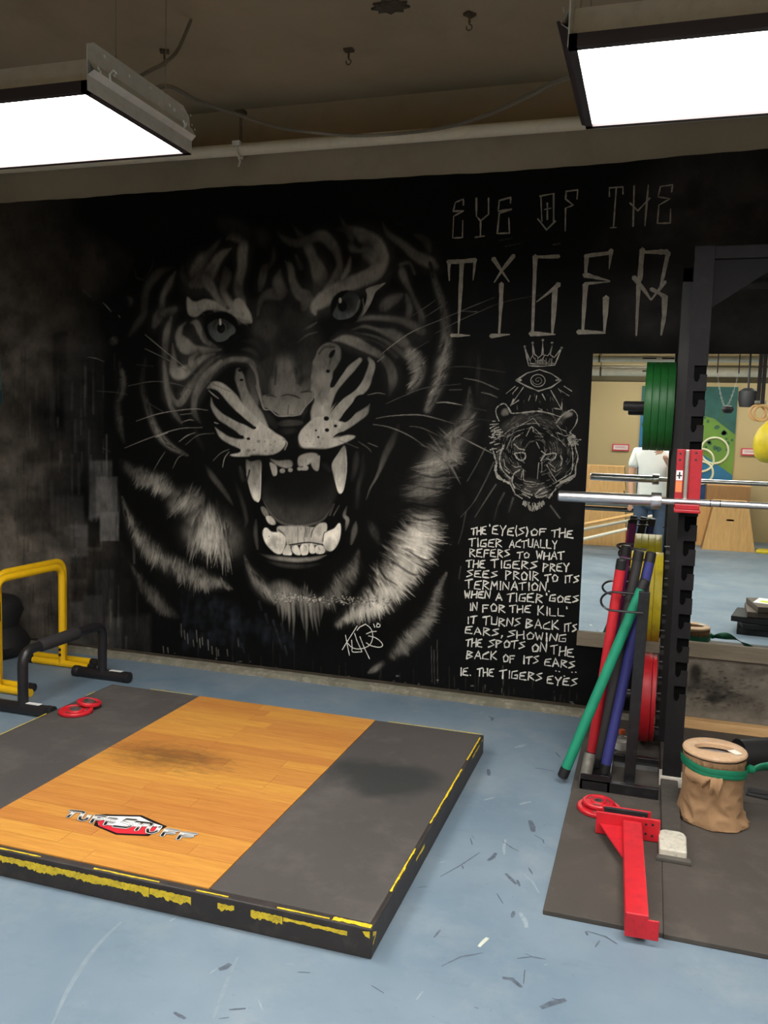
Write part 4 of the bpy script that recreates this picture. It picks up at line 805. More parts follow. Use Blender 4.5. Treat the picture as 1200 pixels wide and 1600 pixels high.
    o_ = gf.build('faint_hatching', CH4, mural, kind='stuff')
    for i in range(90):                                    # beard and cheek hairs
        t = rnd.random()
        if i < 46: x, y = 310+190*t, 1440+70*math.sin(math.pi*t)*rnd.uniform(.3, 1); dx, dy = (t-.5)*30, rnd.uniform(18, 38)
        elif i < 72: x, y = rnd.uniform(70, 150), rnd.uniform(760, 1010); dx, dy = -rnd.uniform(25, 60), rnd.uniform(-10, 30)
        else: x, y = rnd.uniform(700, 770), rnd.uniform(890, 960); dx, dy = rnd.uniform(15, 60), rnd.uniform(-15, 15)
        brush(g, [(x, y), (x+dx*.6, y+dy*.5), (x+dx, y+dy)], rnd.uniform(.9, 1.8), **A, rough=.3, lift=i % 3)
    g.build('small_tiger_drawing', CH3, mural, label='small tiger face sketched under the crowned eye')
    return mural
mural = letters()
# ============================================================ mirror
GREYWOOD = M('grey_painted_board', (136, 124, 106), .7, var=.12, scale=4, stretch=(1, 8, 8), bump=.15, dirt=(100, 90, 76), dirt_amt=.5)
mir = thing('wall_mirror', 'wide frameless gym mirror on the wall right of the mural', 'mirror', (-.35, WALL_Y-.006, .4))
mm = bpy.data.materials.new('mirror_glass'); mm.use_nodes = True; b = mm.node_tree.nodes['Principled BSDF']
b.inputs['Base Color'].default_value = (.82, .85, .82, 1); b.inputs['Metallic'].default_value = 1; b.inputs['Roughness'].default_value = .0
G().box(-.353, 3.2, WALL_Y-.008, WALL_Y-.0025, .485, 2.058).build('mirror_pane', mm, mir)
G().box(-.36, 3.2, WALL_Y-.022, WALL_Y-.0025, .402, .486).build('lower_rail', GREYWOOD, mir, bevel=.002, label='brown-grey painted board under the glass')

# ============================================================ fluorescent fixtures
DARKMET = M('dark_bronze_trim', (60, 50, 50), .5, metal=.3, var=.1)
GREYMET = M('greyed_enamel', (206, 198, 186), .45, metal=.0, var=.08, scale=12, dirt=(170, 160, 146), dirt_amt=.4)
PANEL = emit('lit_diffuser', (1, .985, .955), LAMP)
WHITE_CHIP = M('bare_chip', (250, 250, 240), .4)
def fixture(label, x, y, z=2.6, L=1.22, Wd=.61, group='fluorescent ceiling fixtures'):
    t = thing('fluorescent_light', label, 'ceiling light', (x, y, z), group)
    hx, hy = L/2, Wd/2
    G().box(-hx+.02, hx-.02, -hy+.02, hy-.02, .004, .012).build('diffuser', PANEL)
    d = bpy.context.scene.collection.objects[-1]; d.parent = t
    g = G()
    for a in ((-hx, hx, -hy, -hy+.022), (-hx, hx, hy-.022, hy), (-hx, -hx+.022, -hy, hy), (hx-.022, hx, -hy, hy)): g.box(*a, -.004, .030)
    o = g.build('door_frame', DARKMET); o.parent = t
    g = G()                                                # folded steel housing above the frame
    for sx in (-1, 1):
        a = sx*hx
        g.add([(-hx, sx*hy, .030), (hx, sx*hy, .030), (hx, sx*(hy-.07), .042), (-hx, sx*(hy-.07), .042)], [(0, 1, 2, 3)])
        g.add([(-hx, sx*(hy-.07), .042), (hx, sx*(hy-.07), .042), (hx, sx*(hy-.10), .138), (-hx, sx*(hy-.10), .138)], [(0, 1, 2, 3)])
    g.add([(-hx, -hy+.10, .138), (hx, -hy+.10, .138), (hx, hy-.10, .138), (-hx, hy-.10, .138)], [(0, 1, 2, 3)])
    o = g.build('housing', GREYMET, bevel=.003); o.parent = t
    o = G().prism([(-hx-.004, .045), (-hx-.028, .07), (-hx-.034, .068), (-hx-.012, .0), (-hx, -.004)], -hy+.01, hy-.03).build('side_flange', DARKMET); o.parent = t
    for sx in (-1, 1):                                     # end plate with knock-outs
        a = sx*hx
        g = G().prism([(-hy, .0), (hy, .0), (hy+.0, .06), (hy-.012, .085), (hy-.02, .125), (hy-.06, .15), (-hy+.03, .15), (-hy, .135)], a-.002*sx, a+.002*sx, 'yz')
        g.add([(a+.002*sx, -hy, .045), (a+.002*sx, hy, .045), (a+.022*sx, hy-.005, .06), (a+.022*sx, -hy+.005, .06)], [(0, 1, 2, 3)])
        g.add([(a+.002*sx, -hy, .09), (a+.002*sx, hy, .09), (a+.022*sx, hy-.005, .06), (a+.022*sx, -hy+.005, .06)], [(0, 1, 2, 3)])
        o = g.build('end_plate', GREYMET); o.parent = t
        g = G()
        for yy, zz, s_ in [(-.25,.117,.005),(-.2,.08,.0035),(-.12,.11,.004),(.0,.118,.0035),(.12,.105,.005),(.15,.10,.006),(.2,.12,.003),(.22,.075,.005),(.27,.09,.003),(.26,.12,.003),(.29,.08,.003),(-.28,.07,.005),(-.27,.064,.004),(.05,.085,.003)]:
            g.prism([(yy-s_, zz-s_*.6), (yy+s_, zz-s_), (yy+s_*.8, zz+s_*.9), (yy-s_, zz+s_)], a+.0225*sx, a+.0235*sx, 'yz')
        for pth in ([(-.22,.055),(-.225,.075),(-.205,.095),(-.19,.09)],[(.215,.055),(.22,.075),(.21,.085)],[(.225,.07),(.235,.085)]):
            g.tube([(a+.023*sx, u, v) for u, v in pth], .003, 6)
        o = g.build('enamel_chip', WHITE_CHIP); o.parent = t; o['kind'] = 'stuff'
    for sx in (-1, 1):
        for sy in (-1, 1):
            if z+.15 < ZC-.05:
                px_, py_ = sx*(hx-.01), sy*(hy-.16)
                g = G().tube([(px_, py_, .13), (px_, py_, ZC-z)], .0016, 6).tube([(px_-.01, py_, .14), (px_, py_, .17), (px_+.01, py_, .14)], .002, 5)
                o = g.build('hanging_wire', M('hanging_wire_paint', (140, 128, 106), .6)); o.parent = t
    return t
fixture('lit fluorescent panel at upper left with a chipped grey end plate', -1.70-.61, 2.585)
fixture('lit fluorescent panel at upper right hung on chains by the mural title', -.27+.61, 2.63)
for i, (x, y, z, lb) in enumerate([(-2.3, -.75, 2.62, 'fluorescent panel behind the photographer, left one of the middle row'), (-.9, .62, 2.66, 'unseen fluorescent panel added above the photographer to brighten the near floor'), (.5, -.75, 2.62, 'fluorescent panel behind the photographer, right one of the middle row'),  # the panel above the photographer is added, unseen, to brighten the near floor
                   (-.2, -3.3, 3.1, 'fluorescent panel near the beige far wall, middle'), (2.2, -3.3, 3.1, 'fluorescent panel near the beige far wall, rightmost'), (2.7, 1.2, 2.62, 'fluorescent panel to the right of the squat rack')]):
    fixture(lb, x, y, z, group='fluorescent fixtures out of view')

# ============================================================ pipe and cables under the ceiling
PIPE = M('cream_pipe_paint', (232, 222, 198), .6, var=.06, scale=10, dirt=(200, 186, 160), dirt_amt=.3)
pz = 3.288
tag(G().tube([(-6.2, 4.872, pz), (4.4, 4.872, pz)], .036, 20).build('ceiling_pipe', PIPE, smooth=True), 'long cream pipe running along the wall above the mural', 'pipe')
CABLE = M('armoured_cable', (150, 144, 130), .5, metal=.5, var=.25, scale=260)
def at_y(x, y, Y): p = on_wall(x, y, Y); return (p[0], Y, p[1])
def cable(pts, label, r=.008):
    P = catmull(np.array(pts), 14); g = G(); rad = [r*(1+.13*(i % 2)) for i in range(len(P))]
    g.tube([tuple(p) for p in P], rad, 8); return tag(g.build('armoured_cable', CABLE, smooth=True), label, 'cable', None)
cable([(-2.36, 4.0, ZC-.02), at_y(290,52,3.95), at_y(275,82,3.8), at_y(255,100,3.6), at_y(232,112,3.3), (-2.0, 2.75, 2.76)], 'short flexible steel cable curving from the ceiling to the left light')
cable([(-1.95, 2.82, 2.74), at_y(255,135,3.0), at_y(310,158,3.4), at_y(380,182,3.8), at_y(440,200,4.1), at_y(500,208,4.3), at_y(560,212,4.3), at_y(620,209,4.3), at_y(690,200,4.1), at_y(760,180,3.8), at_y(830,148,3.4), at_y(880,124,3.1), (-.12, 2.85, 2.76)], 'long flexible steel cable sagging between the two lit panels')
IRON = M('rusty_iron', (104, 92, 76), .7, metal=.4, var=.3, scale=60)
for (px_, py_, Y, lb) in [(257, 78, 4.35, 'iron ceiling hook above the left cable'), (545, 76, 4.6, 'iron ceiling anchor high above the tiger forehead'), (734, 20, 4.4, 'iron ceiling hook with a wire loop at top centre')]:
    p = on_floor(px_, py_, ZC); x, y = p[0], p[1]
    t = thing('ceiling_hook', lb, 'hook', (x, y, ZC), 'hooks left in the ceiling')
    o = G().rbox((0, 0, -.008), (.05, .04, .012), Matrix.Rotation(rnd.random(), 4, 'Z')).tube([(0, 0, 0), (0, 0, -.05)], .006, 8).build('base_plate', IRON); o.parent = t
    o = G().tube([(0, 0, -.04)]+[(.014*math.sin(a), 0, -.055-.014*(1-math.cos(a))) for a in np.linspace(0, 5.2, 12)], .0035, 6).build('hook', IRON, smooth=True); o.parent = t
p = at_y(376, 190, 4.87)
t = thing('pipe_hanger', 'small pipe hanger with a white cable tie knotted round the cream pipe', 'hook', (p[0], 4.872, pz))
o = G().rbox((0, 0, .22), (.06, .05, .02)).tube([(0, 0, .21), (0, 0, .05)], .009, 8).build('hanger_rod', IRON); o.parent = t
o = G().tube([(.006*math.sin(a*3), .05*math.cos(a)-.0, .05*math.sin(a)) for a in np.linspace(0, 6.0, 18)], .007, 6).tube([(0, -.05, -.01), (.012, -.058, -.05), (.03, -.06, -.09), (.02, -.06, -.12)], .006, 6).rbox((0, -.052, .02), (.05, .02, .03)).build('cable_tie', M('white_tie', (226, 220, 206), .5), smooth=True); o.parent = t
p = on_floor(610, 8, ZC)
g = G(); n = 18
g.prism([(p[0]+(.09 if k % 2 else .065)*math.cos(6.283*k/n)*1.1, p[1]+(.07 if k % 2 else .05)*math.sin(6.283*k/n)) for k in range(n)], ZC-.012, ZC-.002, 'xy')
tag(g.build('plaster_patch', M('rough_patch', (84, 74, 60), .95, var=.4, scale=30, bump=.6)), 'ragged dark patch of broken plaster on the ceiling', 'patch')
# poster edge at the far left of the wall
t = thing('wall_poster', 'teal and dark poster on the wall at the left edge of the view', 'poster', (-4.62, WALL_Y-.004, 2.0))
G().prism([(-4.95, 2.24), (-4.415, 2.215), (-4.38, 1.70), (-4.93, 1.69)], WALL_Y-.006, WALL_Y-.002).build('sheet', M('teal_print', (70, 92, 88), .6, var=.2), t, loc=(0, 0, 0))
G().prism([(-4.95, 1.81), (-4.388, 1.80), (-4.38, 1.70), (-4.93, 1.69)], WALL_Y-.0075, WALL_Y-.0062).build('printed_band', M('dark_teal_print', (34, 58, 66), .6), t, loc=(0, 0, 0))

# ============================================================ lifting platform
PX0, PX1, PY0, PY1, PH = -2.90, -.729, 2.322, 4.097, .096
WX0, WX1 = -2.325, -1.297
pl = thing('lifting_platform', 'low black lifting platform with an orange wooden centre', 'platform', ((PX0+PX1)/2, (PY0+PY1)/2, 0))
BLK = M('worn_black_paint', (48, 42, 40), .55, var=.2, scale=8, dirt=(84, 76, 68), dirt_amt=.4, bump=.2)
RUB = M('dusty_rubber', (72, 67, 64), .8, var=.12, scale=2.2, bump=.25, bscale=120, dirt=(104, 98, 92), dirt_amt=.45)
g = G()
fr = [(PX0, PY0), (PX1, PY0), (PX1, PY1), (PX0, PY1)]; fi = [(PX0+.04, PY0+.04), (PX1-.04, PY0+.04), (PX1-.04, PY1-.04), (PX0+.04, PY1-.04)]
g.add([(*p, 0) for p in fr]+[(*p, PH) for p in fr]+[(*p, PH) for p in fi]+[(*p, PH-.03) for p in fi], [(3, 2, 1, 0), (12, 13, 14, 15)]+[(i, (i+1) % 4, (i+1) % 4+4, i+4) for i in range(4)]+[(i+4, (i+1) % 4+4, (i+1) % 4+8, i+8) for i in range(4)]+[(i+8, (i+1) % 4+8, (i+1) % 4+12, i+12) for i in range(4)])
g.build('frame', BLK, pl, bevel=.004)
RPX, RPY = on_floor(592, 1216, .1)-np.array([(PX0+PX1)/2, (PY0+PY1)/2])
def rubber_pad_material():
    m = RUB.copy(); m.name = 'dusty_rubber_worn'; N = m.node_tree.nodes; K = m.node_tree.links; b = N['Principled BSDF']
    src = b.inputs['Base Color'].links[0].from_socket
    tc = N.new('ShaderNodeTexCoord'); mp = N.new('ShaderNodeMapping'); K.new(tc.outputs['Object'], mp.inputs[0])
    mp.inputs['Scale'].default_value = (3.2, 4.0, 0)   # bare worn spot where plates land
    ln = N.new('ShaderNodeVectorMath'); ln.operation = 'LENGTH'; n = N.new('ShaderNodeTexNoise'); n.inputs['Scale'].default_value = 5; K.new(tc.outputs['Object'], n.inputs[0])
    mp.inputs['Location'].default_value = (-RPX*3.2, -RPY*4.0, 0)
    K.new(mp.outputs[0], ln.inputs[0]); ad = N.new('ShaderNodeMath'); ad.operation = 'ADD'; K.new(ln.outputs['Value'], ad.inputs[0]); K.new(n.outputs[0], ad.inputs[1])
    r = N.new('ShaderNodeValToRGB'); K.new(ad.outputs[0], r.inputs[0]); r.color_ramp.elements[0].position = .5; r.color_ramp.elements[0].color = (.7,)*3+(1,); r.color_ramp.elements[1].position = 1.0; r.color_ramp.elements[1].color = (0, 0, 0, 1)
    r.color_ramp.elements[0].position = .7; r.color_ramp.elements[1].position = 1.0; ad2 = N.new('ShaderNodeMath'); ad2.operation = 'MULTIPLY'; ad2.inputs[1].default_value = .72; K.new(ad.outputs[0], ad2.inputs[0]); K.new(ad2.outputs[0], r.inputs[0]); r.color_ramp.elements[0].color = (.9,)*3+(1,)
    mx = N.new('ShaderNodeMixRGB'); K.new(r.outputs[0], mx.inputs[0]); K.new(src, mx.inputs[1]); mx.inputs[2].default_value = (*L3((42, 44, 43)), 1); K.new(mx.outputs[0], b.inputs['Base Color'])
    return m
G().box(PX0+.012, WX0-.002, PY0+.03, PY1-.012, PH-.019, PH+.003).build('rubber_pad', RUB, pl, bevel=.002)
G().box(WX1+.002, PX1-.014, PY0+.03, PY1-.012, PH-.019, PH+.003).build('rubber_pad', rubber_pad_material(), pl, bevel=.002, label='right rubber pad with a dark worn patch')
SCX, SCY = on_floor(262, 1182, .1)
def wood_material():
    m = bpy.data.materials.new('varnished_maple'); m.use_nodes = True; N = m.node_tree.nodes; K = m.node_tree.links; b = N['Principled BSDF']
    tc = N.new('ShaderNodeTexCoord'); oi = N.new('ShaderNodeObjectInfo')
    mp = N.new('ShaderNodeMapping'); mp.inputs['Scale'].default_value = (1.1, 16, 1); K.new(tc.outputs['Object'], mp.inputs[0])
    cmb = N.new('ShaderNodeCombineXYZ'); K.new(oi.outputs['Random'], cmb.inputs[0]); sm = N.new('ShaderNodeVectorMath'); sm.operation = 'SCALE'; sm.inputs['Scale'].default_value = 31.; K.new(cmb.outputs[0], sm.inputs[0]); K.new(sm.outputs[0], mp.inputs['Location'])
    n = N.new('ShaderNodeTexNoise'); n.inputs['Scale'].default_value = 5; n.inputs['Detail'].default_value = 7; n.inputs['Distortion'].default_value = .8; K.new(mp.outputs[0], n.inputs[0])
    r = N.new('ShaderNodeValToRGB'); K.new(n.outputs[0], r.inputs[0]); r.color_ramp.elements[0].position = .3; r.color_ramp.elements[1].position = .72
    r.color_ramp.elements[0].color = (*L3((192, 126, 52)), 1); r.color_ramp.elements[1].color = (*L3((216, 154, 74)), 1)
    hs = N.new('ShaderNodeHueSaturation'); mr = N.new('ShaderNodeMapRange'); mr.inputs[3].default_value = .86; mr.inputs[4].default_value = 1.06; K.new(oi.outputs['Random'], mr.inputs[0]); K.new(mr.outputs[0], hs.inputs['Value'])
    mr2 = N.new('ShaderNodeMapRange'); mr2.inputs[3].default_value = .492; mr2.inputs[4].default_value = .506; K.new(oi.outputs['Random'], mr2.inputs[0]); K.new(mr2.outputs[0], hs.inputs['Hue']); K.new(r.outputs[0], hs.inputs['Color'])
    # scuffed dark patch across the middle, in platform coordinates
    geo = N.new('ShaderNodeNewGeometry'); mp2 = N.new('ShaderNodeMapping'); K.new(geo.outputs['Position'], mp2.inputs[0]); mp2.inputs['Location'].default_value = (-SCX*2.6, -SCY*5.5, 0); mp2.inputs['Scale'].default_value = (2.6, 5.5, 0)
    ln = N.new('ShaderNodeVectorMath'); ln.operation = 'LENGTH'; K.new(mp2.outputs[0], ln.inputs[0])
    mp3 = N.new('ShaderNodeMapping'); mp3.inputs['Scale'].default_value = (3, 9, 1); K.new(geo.outputs['Position'], mp3.inputs[0]); n2 = N.new('ShaderNodeTexNoise'); n2.inputs['Scale'].default_value = 4; n2.inputs['Detail'].default_value = 9; n2.inputs['Roughness'].default_value = .75; K.new(mp3.outputs[0], n2.inputs[0])
    mu = N.new('ShaderNodeMath'); mu.operation = 'MULTIPLY_ADD'; mu.inputs[1].default_value = 2.6; K.new(n2.outputs[0], mu.inputs[0]); K.new(ln.outputs['Value'], mu.inputs[2])
    r2 = N.new('ShaderNodeValToRGB'); K.new(mu.outputs[0], r2.inputs[0]); r2.color_ramp.elements[0].position = .0; r2.color_ramp.elements[1].position = 1
    mr3 = N.new('ShaderNodeMapRange'); K.new(mu.outputs[0], mr3.inputs[0]); mr3.inputs[1].default_value = 1.45; mr3.inputs[2].default_value = 2.3; mr3.inputs[3].default_value = .75; mr3.inputs[4].default_value = 0
    mx = N.new('ShaderNodeMixRGB'); K.new(mr3.outputs[0], mx.inputs[0]); K.new(hs.outputs[0], mx.inputs[1]); mx.inputs[2].default_value = (*L3((104, 70, 38)), 1)
    n3 = N.new('ShaderNodeTexNoise'); n3.inputs['Scale'].default_value = 7; n3.inputs['Detail'].default_value = 10; n3.inputs['Roughness'].default_value = .8; K.new(mp3.outputs[0], n3.inputs[0])
    r3 = N.new('ShaderNodeValToRGB'); K.new(n3.outputs[0], r3.inputs[0]); r3.color_ramp.elements[0].position = .56; r3.color_ramp.elements[1].position = .7; r3.color_ramp.elements[0].color = (0, 0, 0, 1); r3.color_ramp.elements[1].color = (.45,)*3+(1,)
    mx2 = N.new('ShaderNodeMixRGB'); K.new(r3.outputs[0], mx2.inputs[0]); K.new(mx.outputs[0], mx2.inputs[1]); mx2.inputs[2].default_value = (*L3((150, 92, 44)), 1)
    K.new(mx2.outputs[0], b.inputs['Base Color']); b.inputs['Roughness'].default_value = .42; b.inputs['Coat Weight'].default_value = .15; b.inputs['Coat Roughness'].default_value = .3
    return m
WOOD = wood_material()
rows = 21; dy = (PY1-.010-(PY0+.028))/rows
for r_ in range(rows):
    y0 = PY0+.028+r_*dy; cuts = [WX0]; 
    while cuts[-1] < WX1-.05:
        nx_ = cuts[-1]+rnd.uniform(.35, .75); cuts.append(WX1 if nx_ > WX1-.15 else nx_)
    for a, b_ in zip(cuts[:-1], cuts[1:]):
        G().box(a+.0006, b_-.0006, y0+.0006, y0+dy-.0006, PH-.018, PH+.0045+rnd.uniform(0, .0004)).build('plank', WOOD, pl)
YEL = M('chipped_yellow_paint', (226, 196, 44), .5, var=.15, scale=30, dirt=(90, 74, 40), dirt_amt=.6)
g = G()
def flake_strip(g, x0, x1, fn, zc, hw, step=.011, gaps=.3, seed=1, jag=1):
    """ragged strip of paint: fn(x, z) -> point"""
    rr = random.Random(seed); x = x0; prev = None; on = True; run = 0; lv = .8
    while x < x1:
        if run <= 0: on = rr.random() > gaps; run = rr.randint(3, 26)*jag if on else rr.randint(2, 11)//(1 if jag == 1 else 2)+1
        run -= 1
        lv = .75*lv+.25*rr.random()*1.7; top = zc+hw*(.7+.35*rr.random()); bot = zc-hw*(lv*1.5-.35+.55*rr.random()**2)
        if on and prev: g.add([fn(prev[0], prev[1]), fn(prev[0], prev[2]), fn(x, bot), fn(x, top)], [(0, 1, 2, 3)])
        prev = (x, top, bot) if on else None; x += step*(.6+.8*rr.random())
e = .0012
front = lambda x, z: (x, PY0-e, z)
flake_strip(g, PX0+.02, -1.50, front, .066, .0125, gaps=.16, seed=4, jag=2, step=.007)
flake_strip(g, -1.50, -1.02, front, .066, .012, gaps=.25, seed=9, jag=2, step=.006)
flake_strip(g, -1.02, -.80, front, .070, .006, gaps=.6, seed=5)
flake_strip(g, PX0+.02, PX1-.03, lambda x, z: (x, z, PH+e), PY0+.010, .0035, gaps=.42, seed=6)
flake_strip(g, -.86, PX1-.004, lambda x, z: (x, z, PH+e), PY0+.016, .010, gaps=.05, seed=7)
flake_strip(g, PY0+.02, PY1-.01, lambda x, z: (PX1-z, x, PH+.003+e), .009, .0035, gaps=.3, seed=8, step=.008)
flake_strip(g, PY0+.5, PY0+.62, lambda x, z: (PX1+e, x, z), .07, .006, gaps=.2, seed=12)
flake_strip(g, PY1-.36, PY1-.03, lambda x, z: (PX1+e, x, z), .084, .006, gaps=.4, seed=13, step=.006)
flake_strip(g, PX1-.5, PX1-.005, lambda x, z: (x, z, PH+.003+e), PY1-.006, .004, gaps=.04, seed=14)
flake_strip(g, PX0+.26, WX0-.05, lambda x, z: (x, z, PH+.003+e), PY1-.006, .004, gaps=.1, seed=15)
flake_strip(g, PY0+.3, PY1-.05, lambda x, z: (PX0+z, x, PH+.003+e), .006, .003, gaps=.45, seed=16)
for pts in ([(PX1-.030, PY0-e, .086), (PX1-.006, PY0-e, .090), (PX1-.006, PY0-e, .068), (PX1-.020, PY0-e, .072)], [(PX1+e, PY0+.008, .086), (PX1+e, PY0+.045, .066), (PX1+e, PY0+.040, .060), (PX1+e, PY0+.008, .070)], [(PX1+e, PY0+.038, .066), (PX1+e, PY0+.044, .060), (PX1+e, PY0+.014, .040), (PX1+e, PY0+.010, .046)]):
    g.add(pts, [tuple(range(len(pts)))])
g.build('yellow_edge_paint', YEL, pl, kind='stuff')
# maker's badge printed on the wood
BZ = PH+.0056
def badge():
    g = G(); hexo = [(-1.99,2.635),(-1.90,2.69),(-1.80,2.722),(-1.70,2.716),(-1.565,2.66),(-1.66,2.605),(-1.755,2.552),(-1.86,2.556)]
    pxs = [(310,206),(352,120),(680,128),(875,215),(730,288),(480,277)]
    H = [on_floor(90+x/5.217, 1250+y/5.217, BZ) for x, y in pxs]; c = sum(H)/len(H)
    bd = G().prism([tuple(c+(p-c)*1.06) for p in H], BZ-.0008, BZ, 'xy'); root = bd.build('badge', M('badge_black', (24, 20, 20), .35), pl, label='printed winged-hexagon badge reading TUFFSTUFF')
    up = [(330,200),(358,130),(672,137),(770,185),(860,215),(610,215)]
    lo = [(325,207),(600,215),(850,222),(722,280),(485,270)]
    P = lambda l: [tuple(on_floor(90+x/5.217, 1250+y/5.217, BZ)) for x, y in l]
    G().prism(P(up), BZ, BZ+.0003, 'xy').build('badge_field', M('badge_white', (240, 240, 236), .35), root)
    G().prism(P(lo), BZ, BZ+.0003, 'xy').build('badge_field', M('badge_red', (206, 44, 56), .35), root)
    G().prism(P([(320,178),(380,160),(385,205),(350,212)]), BZ+.0003, BZ+.0005, 'xy').build('badge_field', M('badge_red', (206, 44, 56), .35), root)
    # the lettering: slanted block letters laid between the two ends of the word, traced one by one
    LT = [[[(100,88),(210,100)],[(140,95),(85,140)]],                        # T
          [[(215,103),(185,140),(180,158),(205,168),(235,160),(262,125)]],    # U
          [[(315,125),(275,185)],[(315,128),(390,140)],[(300,155),(360,162)]],# F
          [[(420,148),(385,205)],[(420,150),(480,158)],[(405,178),(460,185)]],# F
          [[(640,165),(560,158),(530,175),(590,195),(600,215),(560,228),(455,215)]], # S
          [[(640,178),(760,192)],[(690,188),(640,250)]],                      # T
          [[(770,195),(735,240),(735,265),(770,272),(805,260),(835,220)]],    # U
          [[(890,238),(850,295)],[(890,240),(985,255)],[(875,265),(950,275)]],# F
          [[(1020,265),(980,322)],[(1020,268),(1130,280)],[(1005,292),(1100,300)]]] # F
    metres = np.hypot(*(on_floor(91, 1285, BZ)-on_floor(90, 1285, BZ)))
    for nm, wd, z, mt in (('letter_shadow', 9.0, BZ+.0008, 'badge_black'), ('letter_outline', 7.4, BZ+.0012, 'badge_white')):
        g = G()
        for L_ in LT:
            for k, st in enumerate(L_):
                P_ = np.array(P(st)); P_, W__ = densify(P_, np.full(len(P_), wd*metres), 1); ribbon(g, P_, W__, 'floor', z+k*.00005)
        g.build(nm, _mats[mt], root)
    m = bpy.data.materials.new('chrome_letter_print'); m.use_nodes = True; N = m.node_tree.nodes; K = m.node_tree.links; b = N['Principled BSDF']
    geo = N.new('ShaderNodeNewGeometry'); dt = N.new('ShaderNodeVectorMath'); dt.operation = 'DOT_PRODUCT'; K.new(geo.outputs['Position'], dt.inputs[0])
    a, b2 = on_floor(90+130/5.217, 1250+118/5.217, BZ), on_floor(90+1060/5.217, 1250+290/5.217, BZ); d = (b2-a)/np.hypot(*(b2-a)); nn = np.array([-d[1], d[0]])
    dt.inputs[1].default_value = (nn[0], nn[1], 0); mr = N.new('ShaderNodeMapRange'); K.new(dt.outputs['Value'], mr.inputs[0]); c0 = float(a@nn); mr.inputs[1].default_value = c0-.022; mr.inputs[2].default_value = c0+.024
    r = N.new('ShaderNodeValToRGB'); K.new(mr.outputs[0], r.inputs[0]); el = r.color_ramp.elements; el[0].position = 0; el[0].color = (.01, .01, .01, 1); el[1].position = 1; el[1].color = (.03, .025, .02, 1)
    for p_, v in ((.22, .04), (.45, .55), (.6, .8), (.8, .35)): e_ = el.new(p_); e_.color = (v, v*.98, v*.94, 1)
    K.new(r.outputs[0], b.inputs['Base Color']); b.inputs['Roughness'].default_value = .35
    g = G()
    for L_ in LT:
        for k, st in enumerate(L_):
            P_ = np.array(P(st)); P_, W__ = densify(P_, np.full(len(P_), 5.2*metres), 1); ribbon(g, P_, W__, 'floor', BZ+.0017+k*.00005)
    g.build('lettering', m, root)
badge()
# ============================================================ small plates
RED = M('red_enamel', (204, 34, 46), .38, var=.1, scale=14, dirt=(150, 26, 34), dirt_amt=.5)
REDD = M('red_rubber', (196, 34, 44), .42, var=.1, scale=9, dirt=(150, 28, 36), dirt_amt=.4)
STEEL = M('worn_steel', (176, 172, 166), .35, metal=.9, var=.12, scale=30)
BLACK = M('black_powder_coat', (36, 35, 37), .45, var=.12, scale=10, dirt=(70, 68, 68), dirt_amt=.3)
BRUB = M('black_rubber', (30, 29, 30), .6, var=.15, scale=20)
def change_plate(label, x, y, z, r, t_=.018, tilt=(0, 0, 0), group=None, hole=.026):
    t = thing('change_plate', label, 'weight plate', (x, y, z), group, tilt)
    o = G().lathe([(hole, 0), (r-.004, 0), (r, .004), (r, t_-.004), (r-.004, t_), (r*.80, t_), (r*.77, t_-.005), (r*.48, t_-.005), (r*.44, t_), (hole, t_)], n=40, closed=True).build('disc', RED, smooth=True); o.parent = t
    o = G().lathe([(hole-.0005, .0005), (hole+.005, .0005), (hole+.005, t_+.0015), (hole-.0005, t_+.0015)], n=24, closed=True).build('hub', STEEL, smooth=True); o.parent = t
    g = G()                                               # raised bars standing for cast marks
    for k in range(3): a = 2.09*k+.4; o = G().rbox((r*.62*math.cos(a), r*.62*math.sin(a), t_-.003), (.006, .03, .004), Matrix.Rotation(a, 4, 'Z')).build('cast_mark', STEEL); o.parent = t
    return t
PT = PH+.004
c1 = on_floor(117, 1107, PT+.02); change_plate('larger flat red weight plate on the left rubber of the platform', c1[0]+.005, c1[1], PT, .086, group=None)
c2 = on_floor(139, 1097, PT+.03); change_plate('smaller flat red weight plate behind and overlapping the larger one on the platform', c2[0], c2[1], PT+.0195, .062, tilt=(math.radians(-6), math.radians(7), 0))

